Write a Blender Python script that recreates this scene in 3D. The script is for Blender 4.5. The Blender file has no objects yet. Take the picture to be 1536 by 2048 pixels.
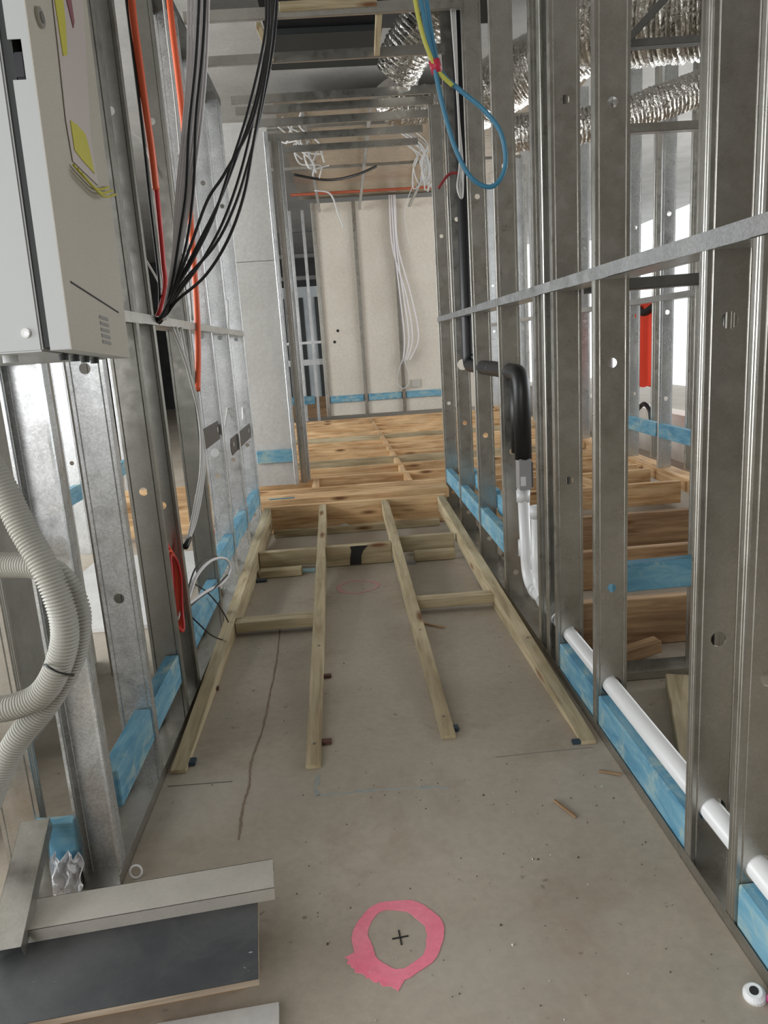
import bpy, bmesh, math, random
from mathutils import Vector, Matrix
random.seed(7)
S = bpy.context.scene
COL = S.collection

# ------------------------------------------------------------ camera
cam_d = bpy.data.cameras.new('camera'); cam = bpy.data.objects.new('camera', cam_d); COL.objects.link(cam)
cam_d.sensor_fit = 'HORIZONTAL'; cam_d.sensor_width = 36.0; cam_d.lens = 36.0*1492/1536
cam_d.clip_start = 0.02; cam_d.clip_end = 200
PITCH, ROLL, YAW = 0.219, -0.066, 0.0435
fw = Vector((math.sin(YAW)*math.cos(PITCH), math.cos(YAW)*math.cos(PITCH), -math.sin(PITCH)))
rt = Vector((math.cos(YAW), -math.sin(YAW), 0)); up = rt.cross(fw)
r0 = rt*math.cos(ROLL)+up*math.sin(ROLL); u0 = -rt*math.sin(ROLL)+up*math.cos(ROLL)
M = Matrix((r0, u0, -fw)).transposed().to_4x4(); M.translation = (0, 0, 1.2)
cam.matrix_world = M
S.camera = cam
# ------------------------------------------------------------ world, light, exposure
w = bpy.data.worlds.new('overcast_sky'); S.world = w; w.use_nodes = True
nt = w.node_tree; bg = nt.nodes['Background']
bg.inputs['Color'].default_value = (0.93, 0.97, 1.0, 1); bg.inputs['Strength'].default_value = 1.0
def area(name, loc, rot, sx, sy, power, col=(1, 1, 1)):
    l = bpy.data.lights.new(name, 'AREA'); l.shape = 'RECTANGLE'; l.size = sx; l.size_y = sy; l.energy = power; l.color = col
    o = bpy.data.objects.new(name, l); COL.objects.link(o); o.location = loc; o.rotation_euler = rot; return o
area('daylight_from_entry', (-2.0, -2.6, 1.9), (math.radians(84), 0, math.radians(-32)), 2.6, 2.2, 50, (0.98, 0.985, 1.0))
area('fill_near_left', (-4.2, 0.1, 1.35), (math.radians(90), 0, math.radians(-85)), 2.6, 1.9, 78, (0.95, 0.98, 1.0))  # fill lamp added to brighten the stud flanges of the right wall
area('daylight_right_windows', (6.2, 6.0, 2.0), (math.radians(90), 0, math.radians(90)), 8, 2.6, 170, (0.95, 0.98, 1.0))
area('daylight_left_windows', (-4.9, 4.5, 1.9), (math.radians(90), 0, math.radians(-90)), 6, 2.4, 170, (0.95, 0.98, 1.0))
S.view_settings.view_transform = 'Standard'; S.view_settings.look = 'None'
S.view_settings.gamma = 1.0; S.view_settings.use_curve_mapping = False
S.view_settings.exposure = 0.78

# ------------------------------------------------------------ materials
def mat(name, col, rough=0.6, metal=0.0, spec=None):
    m = bpy.data.materials.new(name); m.use_nodes = True
    b = m.node_tree.nodes['Principled BSDF']
    b.inputs['Base Color'].default_value = (*col, 1); b.inputs['Roughness'].default_value = rough; b.inputs['Metallic'].default_value = metal
    if spec is not None: b.inputs['Specular IOR Level'].default_value = spec
    return m
def nodes(m):
    t = m.node_tree; return t, t.nodes['Principled BSDF']
def ramp(t, fac, stops):
    r = t.nodes.new('ShaderNodeValToRGB'); e = r.color_ramp.elements
    e[0].position, e[0].color = stops[0][0], (*stops[0][1], 1); e[1].position, e[1].color = stops[-1][0], (*stops[-1][1], 1)
    for p, c in stops[1:-1]:
        x = e.new(p); x.color = (*c, 1)
    t.links.new(fac, r.inputs[0]); return r.outputs[0]
def coords(t, scale, kind='Object', rnd=False):
    tc = t.nodes.new('ShaderNodeTexCoord'); mp = t.nodes.new('ShaderNodeMapping'); mp.inputs['Scale'].default_value = scale
    t.links.new(tc.outputs[kind], mp.inputs[0])
    if rnd:
        oi = t.nodes.new('ShaderNodeObjectInfo'); mu = t.nodes.new('ShaderNodeMath'); mu.operation = 'MULTIPLY'; mu.inputs[1].default_value = 37.0
        t.links.new(oi.outputs['Random'], mu.inputs[0]); cx = t.nodes.new('ShaderNodeCombineXYZ')
        for i in range(3): t.links.new(mu.outputs[0], cx.inputs[i])
        t.links.new(cx.outputs[0], mp.inputs['Location'])
    return mp.outputs[0]
def noise(t, vec, scale, detail=4, rough=0.5, dist=0):
    n = t.nodes.new('ShaderNodeTexNoise'); n.inputs['Scale'].default_value = scale; n.inputs['Detail'].default_value = detail
    n.inputs['Roughness'].default_value = rough; n.inputs['Distortion'].default_value = dist
    t.links.new(vec, n.inputs['Vector']); return n.outputs['Fac']
def mix(t, fac, a, b, mode='MIX'):
    x = t.nodes.new('ShaderNodeMix'); x.data_type = 'RGBA'; x.blend_type = mode
    for s, v in ((x.inputs[0], fac), (x.inputs[6], a), (x.inputs[7], b)):
        if hasattr(v, 'is_output') or hasattr(v, 'links'): t.links.new(v, s)
        elif isinstance(v, (int, float)): s.default_value = v
        else: s.default_value = (*v, 1)
    return x.outputs[2]
def bump(t, b, h, strength, dist=0.002):
    bp = t.nodes.new('ShaderNodeBump'); bp.inputs['Strength'].default_value = strength; bp.inputs['Distance'].default_value = dist
    t.links.new(h, bp.inputs['Height']); t.links.new(bp.outputs[0], b.inputs['Normal'])

def galv(name, c0, c1, rough=0.38, spangle=0.35, metal=0.85, bs=0.25):
    m = mat(name, c1, rough, metal); t, b = nodes(m)
    v = coords(t, (1, 1, 1), rnd=True)
    vo = t.nodes.new('ShaderNodeTexVoronoi'); vo.inputs['Scale'].default_value = 230; t.links.new(v, vo.inputs['Vector'])
    sep = t.nodes.new('ShaderNodeSeparateColor'); t.links.new(vo.outputs['Color'], sep.inputs[0])
    n1 = noise(t, v, 5, 6, 0.7)
    base = ramp(t, n1, [(0.25, c0), (0.75, c1)])
    sp = ramp(t, sep.outputs[0], [(0, (0.72,)*3), (1, (1.15,)*3)])
    col = mix(t, spangle, base, mix(t, 1.0, base, sp, 'MULTIPLY'))
    t.links.new(col, b.inputs['Base Color'])
    rr = ramp(t, noise(t, v, 22, 4, 0.6), [(0.2, (rough-0.1,)*3), (0.8, (rough+0.16,)*3)]); t.links.new(rr, b.inputs['Roughness'])
    bump(t, b, mix(t, 0.5, noise(t, v, 16, 3), sep.outputs[0]), bs, 0.001)
    return m
G_R = galv('galvanised_steel', (0.37, 0.355, 0.315), (0.53, 0.52, 0.485), 0.3, 0.22, 0.92, 0.11)
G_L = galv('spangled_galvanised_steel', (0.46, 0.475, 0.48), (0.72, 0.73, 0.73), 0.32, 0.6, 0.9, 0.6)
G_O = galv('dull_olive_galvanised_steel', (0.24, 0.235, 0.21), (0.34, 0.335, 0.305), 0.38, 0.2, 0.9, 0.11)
G_D = galv('dull_steel', (0.16, 0.165, 0.16), (0.26, 0.26, 0.25), 0.4, 0.15, 0.8)

def wood(name, c0, c1, c2, rough=0.6, knots=(0.18, 0.08, 0.03)):
    m = mat(name, c1, rough); t, b = nodes(m)
    v = coords(t, (1.2, 16, 16), rnd=True)
    n = noise(t, v, 2.2, 6, 0.6, 0.6)
    col = ramp(t, n, [(0.34, c0), (0.5, c1), (0.66, c2)])
    v3 = coords(t, (3, 9, 9), rnd=True)
    col = mix(t, 0.5, col, ramp(t, noise(t, v3, 0.8, 3), [(0.35, (0.55, 0.48, 0.40)), (0.65, (1.2, 1.17, 1.12))]), 'MULTIPLY')
    v2 = coords(t, (2.6, 11, 11), rnd=True)
    vo = t.nodes.new('ShaderNodeTexVoronoi'); vo.inputs['Scale'].default_value = 1.0; t.links.new(v2, vo.inputs['Vector'])
    k = ramp(t, vo.outputs['Distance'], [(0.07, (1, 1, 1)), (0.2, (0, 0, 0))])
    col = mix(t, k, col, knots)
    t.links.new(col, b.inputs['Base Color']); bump(t, b, n, 0.3, 0.002)
    return m
PINE = wood('raw_pine', (0.48, 0.27, 0.12), (0.68, 0.45, 0.24), (0.80, 0.58, 0.34))
PINE_G = wood('treated_pine', (0.33, 0.265, 0.155), (0.46, 0.385, 0.245), (0.55, 0.475, 0.325))
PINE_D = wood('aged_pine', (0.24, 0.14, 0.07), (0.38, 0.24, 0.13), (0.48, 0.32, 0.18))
def blue_wood():
    m = mat('blue_treated_pine', (0.12, 0.37, 0.52), 0.6); t, b = nodes(m)
    n = noise(t, coords(t, (2.5, 11, 11), rnd=True), 2.0, 6, 0.65, 0.7)
    n2 = noise(t, coords(t, (5, 7, 7), rnd=True), 1.6, 5, 0.7, 0.5)
    c = ramp(t, n, [(0.25, (0.05, 0.18, 0.31)), (0.48, (0.12, 0.31, 0.43)), (0.75, (0.28, 0.46, 0.52))])
    c = mix(t, ramp(t, n2, [(0.52, (0, 0, 0)), (0.68, (0.8, 0.8, 0.8))]), c, (0.42, 0.50, 0.42))
    t.links.new(c, b.inputs['Base Color']); return m
BLUE = blue_wood()
def mottled(name, c0, c1, scale=3, rough=0.8, fine=60, bs=0.1):
    m = mat(name, c1, rough); t, b = nodes(m); v = coords(t, (1, 1, 1))
    c = ramp(t, noise(t, v, scale, 6, 0.6), [(0.3, c0), (0.7, c1)])
    f = noise(t, v, fine, 4, 0.7)
    c = mix(t, 0.25, c, ramp(t, f, [(0.3, (0.6,)*3), (0.7, (1.2,)*3)]), 'MULTIPLY')
    t.links.new(c, b.inputs['Base Color']); bump(t, b, f, bs, 0.002); return m
def floor_mat():
    m = mottled('dusty_slab', (0.36, 0.31, 0.245), (0.47, 0.415, 0.34), 1.1, 0.62, 45)
    t, b = nodes(m); src = b.inputs['Base Color'].links[0].from_socket
    v = coords(t, (1, 1, 1))
    # brown dust stains and a faint scuff
    st = ramp(t, noise(t, v, 2.3, 5, 0.7, 0.4), [(0.52, (0, 0, 0)), (0.68, (0.55, 0.55, 0.55))])
    c = mix(t, st, src, (0.30, 0.235, 0.175))
    sp = ramp(t, noise(t, v, 24, 3, 0.6), [(0.70, (0, 0, 0)), (0.76, (0.7, 0.7, 0.7))])
    c = mix(t, sp, c, (0.16, 0.13, 0.10))
    lt = ramp(t, noise(t, v, 1.7, 4, 0.6), [(0.55, (0, 0, 0)), (0.72, (0.35, 0.35, 0.35))])
    c = mix(t, lt, c, (0.47, 0.45, 0.41))
    t.links.new(c, b.inputs['Base Color']); return m
FLOOR = floor_mat()
BOARD = mottled('fibre_cement_board', (0.50, 0.485, 0.455), (0.60, 0.585, 0.555), 2.5, 0.85, 40)
CREAM = mottled('cream_wall_lining', (0.60, 0.55, 0.47), (0.70, 0.65, 0.57), 1.2, 0.8, 30)
BEIGE = mottled('beige_lining', (0.33, 0.31, 0.27), (0.44, 0.415, 0.36), 1.6, 0.85, 30)
SOFFIT = mottled('concrete_soffit', (0.34, 0.335, 0.32), (0.46, 0.45, 0.43), 2, 0.85, 30)
BLACKPLY = mottled('black_film_ply', (0.028, 0.030, 0.033), (0.055, 0.058, 0.06), 5, 0.68, 90)
_t, _b = nodes(BLACKPLY); _s = _b.inputs['Base Color'].links[0].from_socket; _v = coords(_t, (1, 1, 1))
_c = mix(_t, ramp(_t, noise(_t, _v, 5, 6, 0.7, 0.5), [(0.45, (0, 0, 0)), (0.75, (0.4, 0.4, 0.4))]), _s, (0.12, 0.12, 0.11))
_c = mix(_t, ramp(_t, noise(_t, coords(_t, (9, 24, 9)), 1.6, 4, 0.6, 1.5), [(0.70, (0, 0, 0)), (0.73, (0.8, 0.8, 0.8))]), _c, (0.42, 0.42, 0.40))
_t.links.new(_c, _b.inputs['Base Color'])
PLYEDGE = wood('ply_edge', (0.25, 0.19, 0.14), (0.38, 0.31, 0.24), (0.47, 0.40, 0.32))
def foil(name, c, sc, rough, st):
    m = mat(name, c, rough, 0.95); t, b = nodes(m); v = coords(t, (1, 1, 1))
    bump(t, b, noise(t, v, sc, 4, 0.55, 0.8), st, 0.02); return m
FOIL = foil('crinkled_foil', (0.60, 0.58, 0.54), 22, 0.22, 0.8)
FOILT = foil('foil_insulation_reflection_tint', (0.62, 0.52, 0.40), 9, 0.32, 0.7)  # tan base colour stands in for timber reflections in the foil
PVC = mat('white_pvc', (0.72, 0.73, 0.73), 0.3); PVCD = mat('white_pvc_fitting', (0.66, 0.67, 0.67), 0.35)
RUB = mat('black_foam_insulation', (0.012, 0.012, 0.013), 0.42)
BLK = mat('black_cable_sheath', (0.012, 0.012, 0.013), 0.4)
WCAB = mat('white_cable_sheath', (0.55, 0.54, 0.52), 0.45); GCAB = mat('grey_cable_sheath', (0.74, 0.71, 0.73), 0.5)
ORG = mat('orange_conduit', (0.78, 0.13, 0.05), 0.4); RED = mat('red_cable', (0.55, 0.03, 0.03), 0.4); ORGC = mat('orange_red_cable', (0.72, 0.08, 0.03), 0.4)
BLUEC = mat('blue_cable', (0.05, 0.22, 0.36), 0.4); YEL = mat('yellow_cable', (0.55, 0.55, 0.10), 0.45)
CONDUIT = mat('grey_corrugated_conduit', (0.37, 0.36, 0.32), 0.5)
BOXG = mat('light_grey_powder_coat', (0.47, 0.49, 0.49), 0.45); BOXB = mottled('beige_powder_coat', (0.42, 0.385, 0.32), (0.46, 0.425, 0.36), 2, 0.5, 200, 0.05)
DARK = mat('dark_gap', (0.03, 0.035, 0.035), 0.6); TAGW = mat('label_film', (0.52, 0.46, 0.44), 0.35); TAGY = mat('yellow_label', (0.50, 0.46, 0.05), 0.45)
TAGR = mat('faded_red_label', (0.22, 0.07, 0.09), 0.5); INK = mat('black_ink', (0.015, 0.015, 0.015), 0.7); INKG = mat('grey_print', (0.27, 0.26, 0.25), 0.7)
PINK = mottled('pink_marking_paint', (0.88, 0.20, 0.29), (0.92, 0.30, 0.38), 7, 0.6, 60); PINKF = mottled('faded_pink_paint', (0.55, 0.27, 0.25), (0.46, 0.34, 0.29), 9, 0.7, 50)
CHALK = mottled('blue_chalk', (0.30, 0.345, 0.34), (0.43, 0.40, 0.345), 9, 0.8, 60)
HIVIS = mat('orange_red_fabric', (0.85, 0.055, 0.02), 0.7)
GREYBOX = mat('grey_plastic', (0.32, 0.32, 0.33), 0.35); BLKBR = mat('black_steel_bracket', (0.05, 0.052, 0.055), 0.4, 0.4)
FILM = mat('clear_plastic_film', (0.95, 0.95, 0.97), 0.06)
_t, _b = nodes(FILM); _b.inputs['Transmission Weight'].default_value = 0.35; _b.inputs['IOR'].default_value = 1.3
bump(_t, _b, noise(_t, coords(_t, (1, 1, 1)), 60, 3), 0.6, 0.01)
BLKSHEET = mat('black_plenum_sheet', (0.012, 0.013, 0.016), 0.6, spec=0.2)

# ------------------------------------------------------------ builders
def link(name, bm, m, parent=None, loc=None, rot=None, smooth=False):
    me = bpy.data.meshes.new(name); bmesh.ops.recalc_face_normals(bm, faces=bm.faces); bm.to_mesh(me); bm.free()
    me.materials.append(m)
    if smooth:
        for p in me.polygons: p.use_smooth = True
    o = bpy.data.objects.new(name, me); COL.objects.link(o)
    if loc is not None: o.location = loc
    if rot is not None: o.rotation_euler = rot
    if parent: o.parent = parent
    return o
def tag(o, label, cat, group=None, kind=None):
    if label: o['label'] = label
    if cat: o['category'] = cat
    if group: o['group'] = group
    if kind: o['kind'] = kind
    return o
def empty(name, label, cat, loc=(0, 0, 0), rot=(0, 0, 0), group=None):
    o = bpy.data.objects.new(name, None); COL.objects.link(o); o.location = loc; o.rotation_euler = rot
    o.empty_display_size = 0.05
    return tag(o, label, cat, group)
def bx(bm, x0, x1, y0, y1, z0, z1):
    vs = [bm.verts.new((x, y, z)) for x in (x0, x1) for y in (y0, y1) for z in (z0, z1)]
    for f in ((0, 1, 3, 2), (4, 6, 7, 5), (0, 4, 5, 1), (2, 3, 7, 6), (0, 2, 6, 4), (1, 5, 7, 3)): bm.faces.new([vs[i] for i in f])
def box(name, m, x0, x1, y0, y1, z0, z1, parent=None, bev=0.0):
    c = Vector(((x0+x1)/2, (y0+y1)/2, (z0+z1)/2)); bm = bmesh.new()
    bx(bm, x0-c.x, x1-c.x, y0-c.y, y1-c.y, z0-c.z, z1-c.z)
    if bev: bmesh.ops.bevel(bm, geom=list(bm.edges), offset=bev, segments=2, affect='EDGES')
    return link(name, bm, m, parent, c)
def timber(name, m, p, q, wd, ht, roll=0, bev=0.003, parent=None):
    """a sawn length from p to q, local X along the grain; wd across, ht upwards; p,q are the centre line"""
    p, q = Vector(p), Vector(q); L = (q-p).length; d = (q-p)/L
    bm = bmesh.new(); bx(bm, -L/2, L/2, -wd/2, wd/2, -ht/2, ht/2)
    bmesh.ops.bevel(bm, geom=list(bm.edges), offset=bev, segments=1, affect='EDGES')
    side = Vector((0, 0, 1)).cross(d)
    if side.length < 1e-4: side = Vector((0, 1, 0))
    side.normalize(); upv = d.cross(side)
    R = Matrix((d, side, upv)).transposed().to_4x4() @ Matrix.Rotation(roll, 4, 'X')
    o = link(name, bm, m, parent); o.matrix_world = Matrix.Translation((p+q)/2) @ R
    return o
def smooth_path(pts, n=8, closed=False):
    P = [Vector(p) for p in pts]; out = []
    N = len(P)
    rng = range(N if closed else N-1)
    for i in rng:
        a = P[(i-1) % N] if (closed or i > 0) else P[0]*2-P[1]
        b = P[i]; c = P[(i+1) % N]; d = P[(i+2) % N] if (closed or i+2 < N) else c*2-b
        for k in range(n):
            t = k/n; out.append(0.5*((2*b)+(c-a)*t+(2*a-5*b+4*c-d)*t*t+(3*b-a-3*c+d)*t*t*t))
    if not closed: out.append(P[-1])
    return out
def sweep(bm, path, r, seg=8, closed=False, radii=None, caps=True):
    rings = []; N = len(path); nrm = None
    for i, p in enumerate(path):
        if closed: t = path[(i+1) % N]-path[i-1]
        else: t = path[min(i+1, N-1)]-path[max(i-1, 0)]
        if t.length < 1e-9: t = Vector((0, 0, 1))
        t.normalize()
        if nrm is None:
            nrm = t.cross(Vector((0, 0, 1)))
            if nrm.length < 0.05: nrm = t.cross(Vector((0, 1, 0)))
        nrm = nrm - t*nrm.dot(t); nrm.normalize(); bn = t.cross(nrm)
        rr = radii[i] if radii else r
        rings.append([bm.verts.new(p+nrm*rr*math.cos(2*math.pi*k/seg)+bn*rr*math.sin(2*math.pi*k/seg)) for k in range(seg)])
    for i in range(N if closed else N-1):
        a, b = rings[i], rings[(i+1) % N]
        for k in range(seg): bm.faces.new((a[k], a[(k+1) % seg], b[(k+1) % seg], b[k]))
    if caps and not closed:
        bm.faces.new(rings[0]); bm.faces.new(rings[-1][::-1])
def tube(name, m, pts, r, seg=8, n=8, closed=False, parent=None, straight=False):
    P = [Vector(p) for p in pts]; path = P if straight else smooth_path(P, n, closed)
    c = sum(path, Vector())/len(path) if parent is None else Vector()
    bm = bmesh.new(); sweep(bm, [p-c for p in path], r, seg, closed)
    return link(name, bm, m, parent, c if parent is None else None, smooth=True)
def arc_pts(a, corner, b, rad, n=8):
    """straight from a to corner to b with a round elbow"""
    a, c, b = Vector(a), Vector(corner), Vector(b); d1 = (a-c).normalized(); d2 = (b-c).normalized()
    s, e = c+d1*rad, c+d2*rad; out = [a]
    for k in range(n+1):
        t = k/n; out.append(s*(1-t)**2+c*2*t*(1-t)+e*t*t)
    return out+[b]

# cold-formed C stud: profile across x (web) and y (flanges), web punched with round service holes
def stud_mesh(H, web=0.092, fl=0.036, holes=(), seg=18):
    bm = bmesh.new(); h = web/2
    cs = 0.034 if web > 0.08 else web/2-0.012
    # web side strips with a small groove each
    def strip(cols):
        prev = None
        for (x, y) in cols:
            a, b = bm.verts.new((x, y, 0)), bm.verts.new((x, y, H))
            if prev: bm.faces.new((prev[0], a, b, prev[1]))
            prev = (a, b)
    L = [(-cs, 0), (-cs-0.002, 0.0018), (-cs-0.004, 0), (-h, 0)]
    F = [(-h, 0.008), (-h+0.0016, 0.010), (-h, 0.012), (-h, 0.017), (-h+0.0016, 0.019), (-h, 0.021), (-h, fl-0.004), (-h+0.002, fl), (-h+0.008, fl)]
    strip(L+F); strip([(-x, y) for x, y in L+F])
    zs = sorted(holes); z = 0.0
    def quad(z0, z1):
        if z1-z0 > 1e-4: bm.faces.new([bm.verts.new(v) for v in ((-cs, 0, z0), (cs, 0, z0), (cs, 0, z1), (-cs, 0, z1))])
    for hz, r in zs:
        b0, b1 = hz-cs, hz+cs
        if b0 < z or b1 > H: continue
        quad(z, b0)
        inner = [bm.verts.new((r*math.cos(2*math.pi*k/24+math.pi/4), 0, hz+r*math.sin(2*math.pi*k/24+math.pi/4))) for k in range(24)]
        outer = []
        for k in range(24):
            a = 2*math.pi*k/24+math.pi/4; cx, sx = math.cos(a), math.sin(a); q = cs/max(abs(cx), abs(sx))
            outer.append(bm.verts.new((cx*q, 0, hz+sx*q)))
        for k in range(24): bm.faces.new((outer[k], outer[(k+1) % 24], inner[(k+1) % 24], inner[k]))
        z = b1
    quad(z, H)
    bmesh.ops.remove_doubles(bm, verts=bm.verts, dist=1e-5)
    bmesh.ops.recalc_face_normals(bm, faces=bm.faces)
    me = bpy.data.meshes.new('stud'); bm.to_mesh(me); bm.free(); return me
ORD = ['first', 'second', 'third', 'fourth', 'fifth', 'sixth', 'seventh', 'eighth', 'ninth', 'tenth', 'eleventh', 'twelfth', 'thirteenth', 'fourteenth', 'fifteenth', 'sixteenth']
_cache = {}
def stud(x, y, z0, z1, label, group, m=G_R, rot=0.0, holes=(), flip=False, fl=0.036, web=0.092, lean=(0, 0)):
    key = (round(z1-z0, 3), holes, fl, web, m.name)
    if key not in _cache:
        me = stud_mesh(z1-z0, web, fl, holes); me.materials.append(m); _cache[key] = me
    o = bpy.data.objects.new('metal_stud', _cache[key]); COL.objects.link(o)
    o.location = (x, y, z0); o.rotation_euler = (lean[0], lean[1], rot+(math.pi if flip else 0))
    s = o.modifiers.new('sheet', 'SOLIDIFY'); s.thickness = 0.0011; s.offset = 0
    return tag(o, label, 'stud', group)
def channel_mesh(L, wd, leg, t=0.0012, up=True):
    bm = bmesh.new(); s = 1 if up else -1
    bx(bm, 0, L, -wd/2, wd/2, min(0, s*t), max(0, s*t))
    bx(bm, 0, L, -wd/2, -wd/2+t, min(0, s*leg), max(0, s*leg)); bx(bm, 0, L, wd/2-t, wd/2, min(0, s*leg), max(0, s*leg))
    return bm
def channel(name, label, cat, p, q, wd, leg, m, up=True, group=None):
    p, q = Vector(p), Vector(q); d = q-p; L = d.length
    o = link(name, channel_mesh(L, wd, leg, up=up), m)
    d.normalize(); side = Vector((0, 0, 1)).cross(d).normalized(); u = d.cross(side)
    o.matrix_world = Matrix.Translation(p) @ Matrix((d, side, u)).transposed().to_4x4()
    return tag(o, label, cat, group)

# ------------------------------------------------------------ setting
def struct(o): o['kind'] = 'structure'; return o
fl = struct(box('floor', FLOOR, -6, 7, -4, 20, -0.12, 0.0))
ceil = struct(box('ceiling', SOFFIT, -6, 7, -4.0, 20, 3.5, 3.7))
OUTW = mottled('outer_wall', (0.20, 0.18, 0.15), (0.28, 0.255, 0.22), 2, 0.85)
struct(box('wall_rear', OUTW, -6, 7, -3.8, -3.6, 0, 3.5))
for i, (x, y0, y1) in enumerate(((-5.7, -3.6, 1.0), (-5.7, 8.0, 19), (6.7, -3.6, 2.2))):
    struct(box('wall_left' if x < 0 else 'wall_right', OUTW, x-0.1, x+0.1, y0, y1, 0, 3.5))
# seam and chalk lines belong to the floor surface
def ribbon(name, m, pts, wd, parent=None, z=0.0012, jitter=0.0, n=6):
    path = smooth_path([Vector((p[0], p[1], 0)) for p in pts], n); bm = bmesh.new(); prev = None
    for i, p in enumerate(path):
        t = path[min(i+1, len(path)-1)]-path[max(i-1, 0)]; nn = Vector((-t.y, t.x, 0)).normalized()
        ww = wd*(1+random.uniform(-jitter, jitter)); jj = nn*random.uniform(-jitter, jitter)*wd*0.8
        a, b = bm.verts.new(p+nn*ww/2+jj+Vector((0, 0, z))), bm.verts.new(p-nn*ww/2+jj+Vector((0, 0, z)))
        if prev: bm.faces.new((prev[0], a, b, prev[1]))
        prev = (a, b)
    for f in list(bm.faces):
        if f.normal.z < 0: f.normal_flip()
    g = bmesh.ops.extrude_face_region(bm, geom=list(bm.faces))
    for v in g['geom']:
        if isinstance(v, bmesh.types.BMVert): v.co.z -= z*0.9
    return link(name, bm, m, parent)
SEAM = mat('floor_seam_filler', (0.23, 0.17, 0.12), 0.9)
def sub_floor(o): o.parent = fl; o.matrix_parent_inverse = Matrix.Translation(-fl.location); return o
sub_floor(ribbon('floor_crack', SEAM, [(-0.359, 3.175, 0.000), (-0.345, 2.766, 0.000), (-0.345, 2.505, 0.000), (-0.346, 2.252, 0.000), (-0.361, 2.072, 0.000), (-0.353, 1.937, 0.000), (-0.357, 1.819, 0.000), (-0.349, 1.692, 0.000)], 0.006, z=0.001, jitter=0.35, n=9))
sub_floor(ribbon('floor_joint', mat('floor_joint_dark', (0.13, 0.12, 0.10), 0.9), [(-0.591, 1.968, 0.000), (-0.498, 1.965, 0.000), (-0.404, 1.963, 0.000)], 0.003, z=0.001))  # dark line of the floor joint
sub_floor(ribbon('floor_joint', mat('floor_joint_fine', (0.24, 0.22, 0.19), 0.9), [(0.364, 1.965, 0.000), (0.499, 1.970, 0.000), (0.657, 1.971, 0.000)], 0.003, z=0.001))
sub_floor(ribbon('chalk_line', CHALK, [(-0.159, 1.853, 0.000), (-0.065, 1.855, 0.000), (0.074, 1.850, 0.000), (0.212, 1.838, 0.000)], 0.010, z=0.0009, jitter=0.6))
sub_floor(ribbon('chalk_line', CHALK, [(-0.159, 1.957, 0.000), (-0.159, 1.853, 0.000)], 0.012, z=0.0009, jitter=0.5))

# linings
struct(box('wall_back', CREAM, -0.27, 2.25, 11.5, 11.62, 0.2, 3.26))
struct(box('wall_left_end', BOARD, -0.75, -0.42, 5.78, 5.792, 0.19, 1.86))
struct(box('wall_left_end', BOARD, -0.75, -0.40, 5.78, 5.792, 1.864, 2.80))
struct(box('wall_left_rear', BEIGE, -1.14, -1.10, 1.72, 2.95, 0.0, 3.2))
struct(box('wall_far_left', mottled('pale_lining', (0.42, 0.45, 0.47), (0.62, 0.66, 0.68), 2, 0.8), -3.2, 0.6, 15.0, 15.1, 0, 2.4))
struct(box('wall_far', mottled('dark_wall', (0.03, 0.03, 0.03), (0.07, 0.07, 0.07), 2, 0.8), -6, 3.2, 19, 19.1, 0, 3.62))
# soffit lining above the far room and the corridor
struct(box('ceiling_foil', FOILT, -0.42, 2.3, 7.0, 11.5, 3.32, 3.35))

# ------------------------------------------------------------ right corridor wall
XR, XL = 0.70, -0.61
cxr = XR+0.046; cxl = XL-0.046
right = [(1.24, 'nearest the camera'), (1.43, 'second from the camera'), (2.06, 'third from camera, left of the side opening'),
         (2.47, 'fourth from the camera'), (2.70, 'fifth from the camera, one of a close pair'), (3.33, 'behind the grey pipe fitting'),
         (3.97, 'third from its far end'), (4.65, 'beside the end stud'), (5.33, 'at the far doorway end')]
for i, (y, s) in enumerate(right):
    hs = ((0.15, 0.031), (0.56, 0.015), (1.14, 0.013), (1.77, 0.013), (2.4, 0.013))
    if i in (0, 1): hs = ((0.15, 0.031), (0.555, 0.0165), (1.205, 0.0165), (1.85, 0.0165))
    if i == 2: hs = ((0.15, 0.031), (0.46, 0.0135), (1.113, 0.0135), (1.771, 0.0135))
    if i == 3: hs = ((0.15, 0.031), (0.711, 0.0135), (1.9, 0.0135))
    if i in (5, 6, 7): hs = ((0.12, 0.013), (0.695, 0.014), (1.055, 0.033), (1.9, 0.013))
    if i == 8: hs = ((0.12, 0.013), (0.77, 0.013), (1.9, 0.013))
    stud(cxr, y, 0.0, 2.72 if y > 5 else 3.4, 'right corridor wall steel stud, ' + s, 'right corridor wall studs', G_R, holes=hs)
stud(cxr, 2.62, 0.0, 3.4, 'galvanised steel stud in the right corridor wall, back to back with its pair', 'right corridor wall studs', G_R, flip=True, holes=((0.15, 0.031),))
channel('bottom_track', 'galvanised bottom track along the floor under the right corridor wall', 'track', (cxr, 0.7, 0.001), (cxr, 5.38, 0.001), 0.0965, 0.03, G_R)
channel('noggin_rail', 'long galvanised noggin rail across the right corridor wall at chest height', 'rail', (cxr, 0.6, 1.335), (cxr, 5.37, 1.335), 0.098, 0.034, G_L)
def bnog(p, q, label, group='blue timber noggins low in the walls'):
    o = timber('timber_noggin', BLUE, p, q, 0.045, 0.10); return tag(o, label, 'timber', group)
xb = XR+0.026
for a, b, s in ((0.75, 1.238, 'nearest the camera, at the right edge'), (1.472, 2.055, 'in the long bay under the white pipe'), (2.10, 2.465, 'in the short bay by the pipe')):
    bnog((xb, a, 0.072), (xb, b, 0.072), 'blue timber noggin low in the right wall, '+s)
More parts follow.
